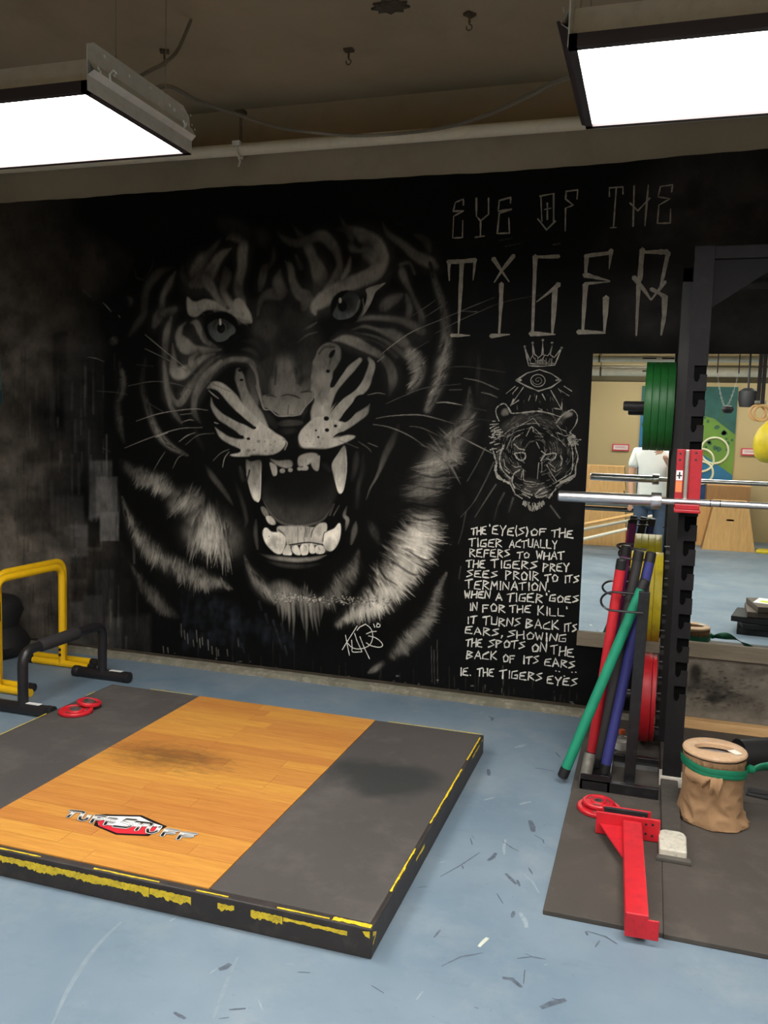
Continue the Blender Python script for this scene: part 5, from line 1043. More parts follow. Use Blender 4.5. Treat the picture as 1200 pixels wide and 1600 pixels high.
# ============================================================ equalizer bars at the left
YELP = M('yellow_powder_coat', (238, 186, 22), .35, var=.05, scale=10)
CAPB = M('black_end_cap', (28, 27, 28), .5)
def bar_stand(label, x, y0, y1, H, r, mat, foot, cap=True, group=None, grip=None, sticker=False, rf=None, bolts=True, open_cap=False, band=False):
    """inverted-U push-up stand: handle along y, two cross feet along x"""
    t = thing('push_up_stand', label, 'exercise bar', (x, (y0+y1)/2, 0), group); rf = rf or r
    base = t
    def bd(g, n, m, **k): o = g.build(n, m, t, smooth=True, **k); return o
    g = G().tube(fillet([(x, y0, 2*rf), (x, y0, H-r), (x, y1, H-r), (x, y1, 2*rf)], .085, 7), r, 14); bd(g, 'handle_frame', mat)
    for y in (y0, y1):
        a, b_ = foot
        bd(G().tube([(x+a, y, rf), (x+b_, y, rf)], rf, 14, caps=True).tube([(x, y, rf), (x, y, rf*2.2)], r*1.02, 12), 'foot', mat)
        for s_, e_ in ((a, 1), (b_, -1)):
            if open_cap and y == y0 and s_ == b_: continue
            if cap: bd(G().lathe([(rf*.6, -.012*e_), (rf*1.08, -.006*e_), (rf*1.1, .03*e_), (rf*1.02, .034*e_)], (x+s_, y, rf), 14, 'x'), 'end_cap', CAPB)
        if bolts: bd(G().lathe([(.009, -r-.006), (.01, -r)], (x, y, .12), 10, 'y').lathe([(.009, -r-.006), (.01, -r)], (x, y, .085), 10, 'y'), 'bolt', CAPB)
    if grip:
        bd(G().lathe([(r*1.0, grip[0]), (r*1.28, grip[0]+.01), (r*1.3, grip[1]-.01), (r*1.0, grip[1])], (x, 0, H-r), 16, 'y'), 'foam_grip', M('foam_grip', (40, 36, 38), .8, bump=.3))
    if band: bd(G().lathe([(r*1.0, .42), (r*1.08, .425), (r*1.08, .535), (r*1.0, .54)], (x, y0, 0), 16), 'black_tape_band', CAPB)
    if sticker:
        for y in (y0, y1): bd(G().rbox((x+.07+.03*(y == y1), y, 2*rf+.0005), (.085, rf*.9, .002)), 'sticker', M('white_sticker', (228, 226, 222), .5))
    return t
bar_stand('near yellow push-up bar with a black tape band, left of the platform', -3.60, 3.97, 4.55, .69, .023, YELP, (-.26, .24), band=True, open_cap=True, group='yellow push-up bars')
bar_stand('far yellow push-up bar nested just behind its taped twin', -3.668, 4.06, 4.65, .705, .023, YELP, (-.26, .25), group='yellow push-up bars')
bar_stand('low black push-up bar with a foam grip beside the platform', -3.20, 3.72, 4.42, .375, .028, M('black_tube_paint', (34, 31, 33), .38, var=.1), (-.20, .19), grip=(3.85, 4.18), sticker=True, rf=.032, bolts=False)
# black sandbag slumped in the corner
g = G(); nrm = []
prof = [(.0, .0), (.15, .0), (.21, .03), (.225, .09), (.20, .15), (.165, .19), (.15, .21), (.17, .25), (.18, .31), (.17, .37), (.13, .405), (.06, .42), (0, .425)]
g.lathe(prof, (-4.19, 4.60, 0), 28)
g.v = [(x+.006*math.sin(9*z*7+x*40), y+.008*math.sin(x*50+z*30), z) for x, y, z in g.v]
t = thing('sandbag', 'black sandbag slumped against the wall behind the yellow bars', 'bag', (-4.19, 4.60, 0))
g.build('sack', M('black_nylon', (26, 25, 27), .7, bump=.4, bscale=200), t, smooth=True)
G().tube(arc((-4.19+0, .41), .05, 0, 180, 8, 1, 4.60), .012, 8).build('handle', M('black_strap', (20, 20, 22), .7), t, smooth=True)

# ============================================================ floor mats at the right
MZ = .018
MATM = M('black_floor_rubber', (72, 66, 60), .78, var=.13, scale=2.6, bump=.3, bscale=140, dirt=(100, 92, 84), dirt_amt=.5)
for (a, lb) in [((-.266, .1172, 2.752, 3.772), 'black rubber mat under the red steel arm, at the left front'), ((-.268, .1172, 3.778, 4.85), 'black rubber mat under the bar stand, against the wall'), ((.118, 2.0, 2.748, 3.92), 'black rubber mat under the bucket, at the right front'), ((.118, 2.0, 3.926, 4.85), 'black rubber mat behind the bucket, at the right rear')]:
    tag(G().box(*a, .0, MZ).build('rubber_mat', MATM, bevel=.003, loc=((a[0]+a[1])/2, (a[2]+a[3])/2, 0)), lb, 'mat', 'rubber mats under the rack')

# ============================================================ squat rack
UX0, UX1, UY = .121, .203, 3.985
RACK = M('charcoal_powder_coat', (27, 25, 26), .75, var=.1, scale=7, spec=.2, dirt=(46, 43, 44), dirt_amt=.35, bump=.1)
rk = thing('squat_rack', 'tall charcoal squat rack with hooked slots in its upright', 'rack', (UX0, UY, MZ))
def notched(x0, x1, ya, yb, z0, z1, notches, mirror=False):
    pts = [(x0, z0), (x1, z0)]; w_ = x1-x0
    for z in notches:                                     # from the bottom up
        xl = x1-w_*.66; xm = x1-w_*.36
        pts += [(x1, z-.006), (xm, z-.006), (xm, z-.022), (xm-.006, z-.034), ((xm+xl)/2, z-.04), (xl+.004, z-.034), (xl, z-.02), (xl, z+.032), (x1, z+.032)]
    pts += [(x1, z1), (x0, z1)]
    if mirror: c_ = (x0+x1); pts = [(c_-x, z) for x, z in pts]
    return G().prism(pts, ya, yb)
nz_ = [.455+.1103*k for k in range(14)]
for k, dx in enumerate((0, 1.18)):
    x0, x1 = UX0+dx, UX1+dx
    u = notched(x0, x1, UY, UY+.006, .05, 2.43, nz_, k == 1).build('upright', RACK, rk)
    G().box(x0+.002, x1-.003, UY+.012, UY+.055, .05, 2.43).build('upright_back', M('rack_inner_shade', (4, 4, 4), .9, spec=.1), u)  # near-black colour stands in for the shade inside the slots
    G().box(x0-.012, x1+.012, UY-.012, UY+.075, MZ, MZ+.045).build('foot_bracket', GREYMET, u, bevel=.002)
    G().lathe([(.011, 0), (.011, -.008), (.008, -.011)], ((x0+x1)/2+.008, UY-.012, MZ+.024), 6, 'y').build('bolt', BRUB, u)
    xr = (.112 if k == 0 else UX0+dx)
    G().box(x0-.034, x0+.034, 4.47, 4.54, .05, 2.43).build('rear_upright', M('rack_black', (20, 19, 21), .5), rk, bevel=.003)
    G().box(xr+.004, xr+.078, 3.40, 4.54, MZ, MZ+.034).build('foot_beam', M('dusty_grey_paint', (66, 61, 56), .75, var=.12, scale=9, dirt=(90, 84, 76)), rk, bevel=.004)
    if k == 0:
        cap = G().prism([(.106,3.262),(.205,3.262),(.207,3.40),(.198,3.425),(.18,3.435),(.13,3.435),(.112,3.425),(.104,3.40)], MZ, MZ+.040, 'xy').build('foot_cap', M('scuffed_white_paint', (206, 200, 184), .5, var=.06, dirt=(120, 110, 96), dirt_amt=.6, scale=24), rk, bevel=.006, label='foot end painted white')
        G().prism([(.094,3.236),(.222,3.236),(.216,3.266),(.10,3.266)], MZ, MZ+.016, 'xy').build('cap_lip', M('grey_cap', (84, 80, 74), .6), cap, bevel=.003)
G().box(UX0-.034, UX0+1.27, 4.47, 4.54, 2.36, 2.43).build('cross_beam', RACK, rk, bevel=.003)
G().box(UX1, UX0+1.18, UY+.005, UY+.05, 2.375, 2.43).build('cross_beam', RACK, rk, bevel=.003)
for k, (a, s_) in enumerate(((UX1, 1), (UX0+1.18, -1))):
    G().prism([(a, 2.40), (a+.30*s_, 2.40), (a+.30*s_, 2.375), (a, 2.17)], UY+.022, UY+.030).build('gusset', M('rack_gusset', (22, 20, 21), .8, spec=.2), rk)
for k in range(2): G().box(UX0+.01+k*1.18, UX1-.01+k*1.18, UY+.055, 4.475, 2.365, 2.43).build('side_beam', RACK, rk, bevel=.003)
# storage pegs on the rear upright (three heights) with weight plates
PEGS = [(1.758, 'green'), (.794, 'yellow'), (.270, 'red')]
for z, _c in PEGS:
    G().lathe([(.0, -.235), (.02, -.235), (.0245, -.228), (.0245, .0), (.036, .0), (.036, .012), (0, .012)], (UX0-.046+.0, 4.505, z), 20, 'x').build('storage_peg', BLACK, rk, smooth=True)
hw = G()
for i in range(12):
    z = .10+i*.085+rnd.uniform(-.012, .012); hw.rbox((.096, 4.45, z), (.02, .02, .014+.01*rnd.random())).tube([(.088-.012*rnd.random(), 4.44, z+.03), (.104, 4.44, z+.03)], .005, 8)
hw.build('fasteners', M('dull_bolt', (84, 82, 82), .4, metal=.7), rk, kind='stuff')
# the red rack hook with its chrome strip
HRED = M('dark_red_enamel', (168, 26, 38), .4, var=.1, scale=14, dirt=(120, 20, 30), dirt_amt=.5)
hk = thing('rack_hook', 'red rack hook with a chrome strip, holding the bar', 'rack hook', (.135, UY-.03, 1.26))
G().box(.098, .128, UY-.028, UY-.022, 1.305, 1.555).box(.155, .205, UY-.028, UY-.022, 1.305, 1.555).box(.098, .205, UY-.022, UY-.014, 1.285, 1.555).build('hook_plate', HRED, hk, bevel=.002)
G().box(.098, .205, UY-.125, UY-.03, 1.283, 1.297).box(.1, .2, UY-.125, UY-.115, 1.297, 1.32).build('hook_seat', HRED, hk, bevel=.003)
G().box(.133, .150, UY-.034, UY-.022, 1.30, 1.553).build('chrome_strip', STEEL, hk, bevel=.003)
s_ = G().box(.1005, .127, UY-.0295, UY-.028, 1.418, 1.462).build('sticker', M('white_sticker', (228, 226, 222), .5), hk)
G().box(.103, .125, UY-.0305, UY-.0295, 1.436, 1.442).box(.111, .117, UY-.0305, UY-.0295, 1.425, 1.455).build('sticker_mark', BRUB, s_)
G().box(.1005, .127, UY-.0295, UY-.028, 1.366, 1.415).build('sticker', M('orange_sticker', (222, 128, 78), .5), hk, label='orange sticker')
for (x, z) in [(.113, 1.535), (.112, 1.508), (.178, 1.54), (.178, 1.51)]: G().lathe([(.005, -.0285), (.005, -.0275)], (x, UY, z), 10, 'y').build('bolt_hole', BRUB, hk)
# barbell on the hook
BZZ, BY = 1.327, UY-.078
bb = thing('barbell', 'steel barbell lying across the rack hook, sleeve pointing left', 'barbell', (.45, BY, BZZ))
CHR = M('polished_chrome', (222, 222, 224), .3, metal=1., var=.05, scale=20)
G().lathe([(0, -.402), (.019, -.402), (.0245, -.397), (.0245, .022), (.014, .022)], (0, BY, BZZ), 24, 'x').build('sleeve', CHR, bb, smooth=True)
G().lathe([(.0245, .0), (.035, .001), (.036, .003), (.036, .042), (.035, .044), (.016, .046)], (0, BY, BZZ), 28, 'x').build('collar', CHR, bb, smooth=True)
G().lathe([(.0145, .03), (.0145, 1.29)], (0, BY, BZZ), 18, 'x').build('shaft', CHR, bb, smooth=True)
for x in (.245, .285): G().lathe([(.0148, -.002), (.0152, 0), (.0148, .002)], (x, BY, BZZ), 16, 'x').build('knurl_ring', BRUB, bb, smooth=True)
G().lathe([(.016, 1.27), (.030, 1.275), (.038, 1.29), (.038, 1.31), (.0245, 1.315), (.0245, 1.73), (0, 1.735)], (0, BY, BZZ), 24, 'x').build('sleeve', CHR, bb, smooth=True)
# plates: rubber-faced discs, axis along x
def plate(name, label, x, z, R, th, mat, group):
    t = thing(name, label, 'weight plate', (x, 4.505, z), group)
    o = G().lathe([(.0255, 0), (.055, 0), (.058, .003), (.075, .003), (.08, .0), (R-.004, .0), (R-.0008, .0008), (R, .003), (R, th-.003), (R-.0008, th-.0008), (R-.004, th), (.08, th), (.075, th-.003), (.058, th-.003), (.055, th), (.0255, th)], n=56, axis='x', closed=True).build('disc', mat, smooth=True); o.parent = t
    o = G().lathe([(.0252, -.001), (.05, -.001), (.05, th+.001), (.0252, th+.001)], n=28, axis='x', closed=True).build('hub', STEEL, smooth=True); o.parent = t
    return t
GRN = M('green_rubber', (20, 90, 34), .45, var=.12, scale=8, dirt=(36, 106, 48), dirt_amt=.4)
YRB = M('yellow_rubber', (206, 184, 40), .45, var=.1, scale=8, dirt=(120, 96, 30), dirt_amt=.5)
for i in range(4):
    plate('bumper_plate', f'green bumper plate on the top peg, {["farthest left of the four","second from the left","third from the left","nearest the upright"][i]}', -.040+i*.0345-.017, 1.758, .220, .034, GRN, 'green bumper plates on the top peg')
for i in range(4):
    plate('bumper_plate', f'yellow bumper plate on the middle peg, {["outermost, behind the coloured bars","second from outside","third from outside","nearest the upright"][i]}', -.078+i*.039, .794, .227-.0*i, .0385, YRB, 'yellow bumper plates on the middle peg')
plate('bumper_plate', 'thick red bumper plate on the lowest peg', -.004, .268, .226, .060, REDD, None)
plate('bumper_plate', 'thin red bumper plate between the thick one and the upright', .0575, .268, .222, .022, REDD, None)

# ============================================================ bar stand with weighted foam bars
st = thing('bar_stand', 'black steel stand with wire hoops holding coloured bars', 'stand', (-.03, 3.9, MZ))
x0, x1, y0, y1 = -.232, .106, 3.80, 4.16
BS = M('black_stand_paint', (24, 23, 25), .35, var=.1, scale=14, dirt=(64, 62, 62), dirt_amt=.3)
G().box(x0, x1, y0, y0+.028, MZ, MZ+.048).box(x0, x1, y1, y1+.028, MZ, MZ+.048).box(-.115, -.10, y0, y1, MZ, MZ+.05).box(x0, x0+.012, y0, y1, MZ, MZ+.05).box(-.04, .0, y0+.02, y1+.01, MZ, MZ+.03).build('base_frame', BS, st, bevel=.002)
G().box(x0, -.1, y0, y0+.006, MZ+.04, MZ+.072).box(x0, -.1, y0+.03, y1, MZ, MZ+.006).build('tray', BS, st)
G().box(-.10, -.042, y0+.028, y0+.055, MZ, MZ+.012).box(.0, x1, y0+.028, y0+.055, MZ, MZ+.012).box(-.10, -.042, y1-.03, y1, MZ, MZ+.012).box(.0, x1, y1-.03, y1, MZ, MZ+.012).build('zinc_strip', M('zinc', (150, 150, 148), .4, metal=.6, dirt=(90, 90, 88)), st, kind='stuff')
Rt = Matrix.Rotation(math.radians(1.2), 4, 'Y')
G().rbox((-.012, 3.905, .48), (.048, .03, .88), Rt).build('post', BS, st, bevel=.002)
G().rbox((-.012, 4.13, .48), (.04, .03, .88), Rt).build('post', BS, st, bevel=.002, label='rear post')
WIRE = M('black_wire', (26, 25, 27), .3)
for k, (yf, yb_, zf, zb, xl) in enumerate([(3.875, 3.985, .828, .893, -.19), (4.06, 4.165, .868, .915, -.195), (4.10, 4.17, 1.035, 1.075, -.13)]):
    c_ = ((yf+yb_)/2); r_ = (yb_-yf)/2; zc_ = (zf+zb)/2; dz_ = (zb-zf)/2
    pth = [(-.005, yf, zf), (xl+r_, yf, zf)]+[(xl+r_-r_*math.sin(a), c_-r_*math.cos(a), zc_-dz_*math.cos(a)) for a in np.linspace(.2, math.pi-.2, 9)]+[(xl+r_, yb_, zb), (-.005, yb_, zb)]
    G().tube(pth, .0052, 8).build('wire_hoop', WIRE, st, smooth=True)
G().tube([(.002, 3.9, .9), (.002, 4.14, .9)], .008, 8).lathe([(.008, -.012), (.008, .0)], (.006, 3.89, .885), 8, 'y').build('tie_rod', BS, st, smooth=True)
def foam_bar(label, a, b_, mat, r=.0235):
    A_, B_ = Vector(a), Vector(b_); d = (B_-A_).normalized()
    t = thing('foam_bar', label, 'exercise bar', a, 'weighted foam bars in the stand')
    G().tube([A_+d*.045, B_-d*.045], r, 18).build('foam_sleeve', mat, t, smooth=True)
    for p, q in ((A_, A_+d*.05), (B_, B_-d*.05)): G().tube([p, p+(q-p)*.12, p+(q-p)*.5, q], [r*.8, r*1.02, r*1.04, r*1.04], 18).build('end_cap', CAPB, t, smooth=True)
FO = lambda n, c: M(n, c, .65, var=.06, scale=16, bump=.25, bscale=300)
def top_at(x, y, Y): p = on_wall(x, y, Y); return (p[0], Y, p[1])
foam_bar('green foam bar leaning in front, its foot out on the blue floor', (-.318, 3.875, .026), top_at(1009, 905, 4.0), FO('green_foam', (20, 138, 104)))
foam_bar('red foam bar leaning in the hoops, leftmost in the stand', (-.205, 4.08, MZ+.03), top_at(972, 873, 4.02), FO('red_foam', (206, 38, 48)))
foam_bar('purple foam bar just behind the red one', (-.185, 4.135, MZ+.03), top_at(979, 852, 4.125), FO('purple_foam', (128, 38, 112)))
foam_bar('black foam bar between the red and the blue ones', (-.165, 4.00, MZ+.03), top_at(999, 860, 4.05), FO('black_foam', (44, 42, 42)))
foam_bar('dark blue foam bar, rightmost in the stand', (-.135, 3.93, MZ+.03), top_at(1018, 862, 4.07), FO('blue_foam', (44, 46, 112)))
# short worn steel tube in the tray
tag(G().tube([(-.215, 3.86, MZ+.012), (-.2, 3.9, .15)], .026, 16, caps=True).build('steel_tube', M('scuffed_clear_tube', (120, 116, 108), .35, metal=.3, var=.3, scale=40), smooth=True), 'short scuffed grey tube standing in the stand tray', 'tube')
# water bottle
t = thing('water_bottle', 'small clear water bottle with an orange cap behind the stand', 'bottle', (-.07, 4.26, MZ))
gl = bpy.data.materials.new('clear_plastic'); gl.use_nodes = True; b = gl.node_tree.nodes['Principled BSDF']; b.inputs['Transmission Weight'].default_value = .92; b.inputs['Roughness'].default_value = .08; b.inputs['IOR'].default_value = 1.3; b.inputs['Base Color'].default_value = (.9, .93, .9, 1)
o = G().lathe([(.0, 0), (.028, 0), (.032, .008), (.032, .03), (.029, .034), (.032, .04), (.032, .085), (.024, .105), (.013, .118), (.013, .13)], n=24).build('bottle_body', gl, smooth=True); o.parent = t
o = G().lathe([(.0325, .045), (.0325, .08)], n=24).build('label_band', M('white_label', (220, 218, 210), .5)); o.parent = t
o = G().lathe([(.0, .142), (.014, .142), (.0155, .138), (.0155, .122), (.0135, .12)], n=20).build('cap', M('orange_cap', (206, 96, 44), .4), smooth=True); o.parent = t

# ============================================================ red steel arm lying on the mat
sa = thing('spotter_arm', 'heavy red steel arm lying on the mat, end plate forward', 'rack attachment', (.02, 3.1, MZ))
Ra = Matrix.Rotation(math.radians(2.6), 4, 'Z')
G().rbox((.018, 3.03, .066), (.072, .68, .066), Ra).build('arm_tube', RED, sa, bevel=.004)
G().rbox((.050, 2.695, .052), (.104, .007, .066), Ra).build('end_plate', RED, sa, bevel=.003)
bp_ = G().rbox((-.014, 3.385, .066), (.245, .010, .092), Matrix.Rotation(math.radians(1.5), 4, 'Z')).build('mounting_plate', RED, sa, bevel=.004)
G().rbox((-.022, 3.475, .06), (.19, .010, .082), Matrix.Rotation(math.radians(1.5), 4, 'Z')).box(-.02, .02, 3.39, 3.47, .03, .06).build('mounting_plate', RED, sa, bevel=.003)
G().rbox((-.024, 3.462, .075), (.17, .012, .05), Matrix.Rotation(math.radians(1.5), 4, 'Z')).build('wear_strip', BLACK, sa, bevel=.002, label='black plastic wear strip')
G().prism([(-.122, 3.375), (-.022, 3.378), (-.016, 3.13), (-.026, 3.13)], .058, .066, 'xy').build('gusset', RED, sa, bevel=.001)
for (x, z) in [(-.10, .085), (.055, .088), (.08, .09), (.08, .045), (.055, .05), (-.125+.02, .04)]: G().lathe([(.005, -.0062), (.005, -.0045)], (x, 3.3855, z), 10, 'y').build('bolt_hole', BRUB, sa)
for x in (-.095, .045): G().lathe([(.007, -.0075), (.007, -.006)], (x, 3.462, .078), 10, 'y').build('screw', STEEL, sa)
cc = on_floor(939, 1266, MZ+.01)
change_plate('large flat red weight plate lying on the mat behind the red arm', -.135, 3.605, MZ, .092, .018)
change_plate('small red weight plate stacked on the large one on the mat', -.140, 3.618, MZ+.0205, .066, .016, hole=.014)

# ============================================================ cloth-wrapped bucket
BX, BYY = .314, 3.70
bk = thing('wrapped_bucket', 'upright tube wrapped in tan cloth with a cardboard ring on top', 'bucket', (BX, BYY, MZ))
CL = M('tan_cloth', (154, 120, 86), .9, var=.12, scale=9, bump=.35, bscale=260)
from mathutils import noise as mn
n = 150; hs = [0, .004, .012]+[.02+.0085*i for i in range(32)]
def wrap_r(a, h):
    base = np.interp(h, [0, .02, .06, .12, .2, .232, .246, .262, .285], [.119, .124, .119, .117, .121, .117, .114, .122, .125])
    low = max(0, 1-h/.17); up = max(0, 1-abs(h-.243)/.05)
    d = h*9+.8*a                                         # slanting creases of pulled cloth
    f = .0030*(1-abs(mn.noise(Vector((1.9*math.cos(a)+d*.5, 1.9*math.sin(a), h*13+d))))*2.6)+.0008*mn.noise(Vector((7*math.cos(a), 7*math.sin(a), h*46-a)))
    f *= 1+1.4*low
    f += .0035*up*math.sin(34*a+3*math.sin(5*a)+h*60)
    f += .013*low*max(0, math.sin(2*a+h*26+.6))*(.6+.4*math.sin(5*a))
    return base+f
g = G(); vs = []; fs = []
for j, h in enumerate(hs):
    for k in range(n):
        a = 2*math.pi*k/n; rr_ = wrap_r(a, h); fl = max(0, 1-h/.06)**1.6*max(0, math.cos(a+.55))*.028
        z = MZ+h+(.007*mn.noise(Vector((9*math.cos(a), 9*math.sin(a), 3.3)))+.007 if j == 0 else 0)
        vs.append((BX+(rr_+fl)*math.cos(a), BYY+(rr_+fl)*math.sin(a), z))
for j in range(len(hs)-1):
    for k in range(n): fs.append((j*n+k, j*n+(k+1) % n, (j+1)*n+(k+1) % n, (j+1)*n+k))
g.add(vs, fs).build('cloth_wrap', CL, bk, smooth=True)
for k_, (a0, w_, dr) in enumerate([(-2.15, .95, .010), (-1.55, .34, .016)]):       # tucked flaps hanging under the band
    vs = []; fs = []
    for j in range(7):
        for i in range(9):
            a = a0+w_*(i/8-.5)*(1-.25*j/6*(1-k_)); h = .232-(.0065+.0045*k_)*j*(1+.25*math.sin(i*1.3+k_))-.0035*(j/6)*(4-abs(i-4)); r = .1265+dr*math.sin(math.pi*min(1, j/7))+.0045*math.sin(i*1.9+j*.4)*(j/6)
            vs.append((BX+r*math.cos(a), BYY+r*math.sin(a), MZ+h))
    for j in range(6):
        for i in range(8): fs.append((j*9+i, j*9+i+1, j*9+i+10, j*9+i+9))
    G().add(vs, fs).build('cloth_flap', CL, bk, smooth=True)
CB = M('tan_cardboard', (196, 160, 124), .75, var=.06, scale=12, dirt=(222, 200, 180), dirt_amt=.4)
ring = G().lathe([(.062, .287), (.118, .285), (.126, .289), (.128, .296), (.124, .303), (.115, .306), (.068, .307), (.062, .303)], (BX, BYY, MZ), 48, closed=True)
ring.v = [(BX+(x-BX)*(1.3 if math.hypot(x-BX, y-BYY) < .09 else 1), BYY+(y-BYY)*(.8 if math.hypot(x-BX, y-BYY) < .09 else 1), z) for x, y, z in ring.v]
ring.build('top_ring', CB, bk, smooth=True, label='tan cardboard ring with an oval hole')
G().lathe([(0, .270), (.1, .270), (.1, .274), (0, .278)], (BX, BYY, MZ), 32).build('filling', M('grey_filling', (150, 140, 132), .8, var=.2, scale=30), bk)
G().rbox((BX+.075, BYY-.035, MZ+.3085), (.035, .05, .0015), Matrix.Rotation(.6, 4, 'Z')).build('clear_tape', M('pale_tape_strip', (232, 222, 206), .25), bk)
# green band tied round the bucket, knot at the right
GB = M('green_latex', (22, 116, 84), .45, var=.12, scale=20)
t = thing('resistance_band', 'green rubber band knotted round the bucket, its end trailing right', 'band', (BX, BYY, MZ+.24))
g = G()
for dz, rr_, hh in ((.0, .1275, .013), (-.016, .1265, .010)):
    pr = []
    ring_ = [(BX+(rr_+.003)*math.cos(a), BYY+(rr_+.003)*math.sin(a), MZ+.247+dz-.012*math.cos(a)+.003*math.sin(4*a)) for a in np.linspace(0, 2*math.pi, 56, endpoint=False)]
    vs = []; 
    for (x, y, z) in ring_: nx_, ny_ = (x-BX)/rr_, (y-BYY)/rr_; vs += [(x, y, z+hh), (x+nx_*.003, y+ny_*.003, z), (x, y, z-hh), (x-nx_*.003, y-ny_*.003, z)]
    m_ = len(ring_); fs = [(4*i+k, 4*i+(k+1) % 4, 4*((i+1) % m_)+(k+1) % 4, 4*((i+1) % m_)+k) for i in range(m_) for k in range(4)]
    g.add(vs, fs)
g.build('band_loop', GB, t, smooth=True)
kx, ky, kz = BX+.135, BYY-.01, MZ+.236
g = G().tube([(kx-.012, ky, kz), (kx, ky-.01, kz+.006), (kx+.012, ky, kz), (kx+.02, ky+.004, kz-.002)], [.008, .018, .017, .009], 10); g.build('knot', GB, t, smooth=True)
vs = []; fs = []; m_ = 22
for i in range(m_):
    u = i/(m_-1); x = kx+.01+.36*u; y = ky+.04*u+.01*math.sin(u*9); z = kz+.012*math.sin(u*7)+.035*u*(1-u)*2-.10*u*u*1.2; w_ = .010+.022*min(1, u*4)*(.8+.2*math.sin(u*16)); tw = 1.1+.9*math.sin(u*10)
    dy_, dz_ = math.cos(tw)*w_, math.sin(tw)*w_
    vs += [(x, y-dy_, z-dz_), (x, y, z+.004*math.sin(u*20)), (x, y+dy_, z+dz_)]
for i in range(m_-1): fs += [(3*i, 3*i+1, 3*i+4, 3*i+3), (3*i+1, 3*i+2, 3*i+5, 3*i+4)]
o = G().add(vs, fs).build('loose_end', GB, t, smooth=True); md = o.modifiers.new('thick', 'SOLIDIFY'); md.thickness = .0015
# black tube lying behind, pine board along the wall
a_ = on_floor(1150, 1183, .05); 
rl = thing('foam_roller', 'thick black roller lying on the mat behind the bucket', 'roller', (.6, 4.4, MZ))
pA, pB = Vector((.475, 4.33, MZ+.072)), Vector((.98, 4.60, MZ+.072))
G().tube([pA, pB], .072, 28).build('roller_body', M('black_foam_skin', (32, 31, 32), .5, bump=.2), rl, smooth=True)
d_ = (pB-pA).normalized(); G().tube([pA-d_*.002, pA+d_*.003], .045, 24).build('end_face', BRUB, rl)
t = thing('pine_board', 'pale pine board lying on the floor along the wall under the mirror', 'board', (.9, 4.80, 0))
PINE = M('pine', (222, 178, 124), .55, var=.12, scale=3, stretch=(1, 14, 14), dirt=(190, 130, 80), dirt_amt=.5)
G().box(.15, 2.4, 4.853, 4.918, .002, .062).build('timber', PINE, t, bevel=.002)
tag(G().box(.50, .60, 4.02, 4.06, MZ, MZ+.012).prism([(.48, 4.0), (.62, 3.97), (.64, 4.05), (.50, 4.09)], MZ+.001, MZ+.008, 'xy').build('rubber_offcut', BRUB), 'thin black rubber offcut lying on the mat right of the bucket', 'mat')
# ============================================================ the room behind the camera, seen in the mirror
KR = (14.56)/13.56                                   # the far wall stands at y = YB
def refl(x, y, Yr):                                  # point of the plane Yr that shows in the mirror at this sight line
    p = on_wall(x, y, 2*WALL_Y-Yr); return p[0], p[1]
YW = YB+.022
# beam above, pipes
tag(G().box(X0+.1, X1-.1, -3.4, -3.25, 2.42, 2.66).build('ceiling_duct', M('drab_duct', (104, 92, 66), .8, var=.1), bevel=.005), 'drab painted duct running across the room behind the photographer', 'duct')
for (yy, za, zb, lb) in [(-1.8, 556, 566, 'upper cream pipe crossing the ceiling behind the photographer'), (-2.2, 574, 588, 'lower cream pipe crossing the ceiling behind the photographer')]:
    z0 = refl(1000, zb, yy)[1]; z1 = refl(1000, za, yy)[1]; c_ = (z0+z1)/2; r = (z1-z0)/2
    t = thing('overhead_pipe', lb, 'pipe', (0, yy, c_))
    G().tube([(X0+.1, yy, c_), (X1-.1, yy, c_)], r, 18).build('pipe_run', PIPE, t, smooth=True)
    for x in (-.75, 1.7): G().lathe([(r+.004, -.012), (r+.006, 0), (r+.004, .012)], (x, yy, c_), 16, 'x').tube([(x, yy, c_+r), (x, yy, ZC)], .006, 6).build('pipe_clamp', IRON, t)
    for x in (-.12, .12): G().rbox((x, yy+r*.96, c_+.005), (.17, .006, .018)).build('stencil_mark', M('stencil_black', (40, 36, 32), .6), t)
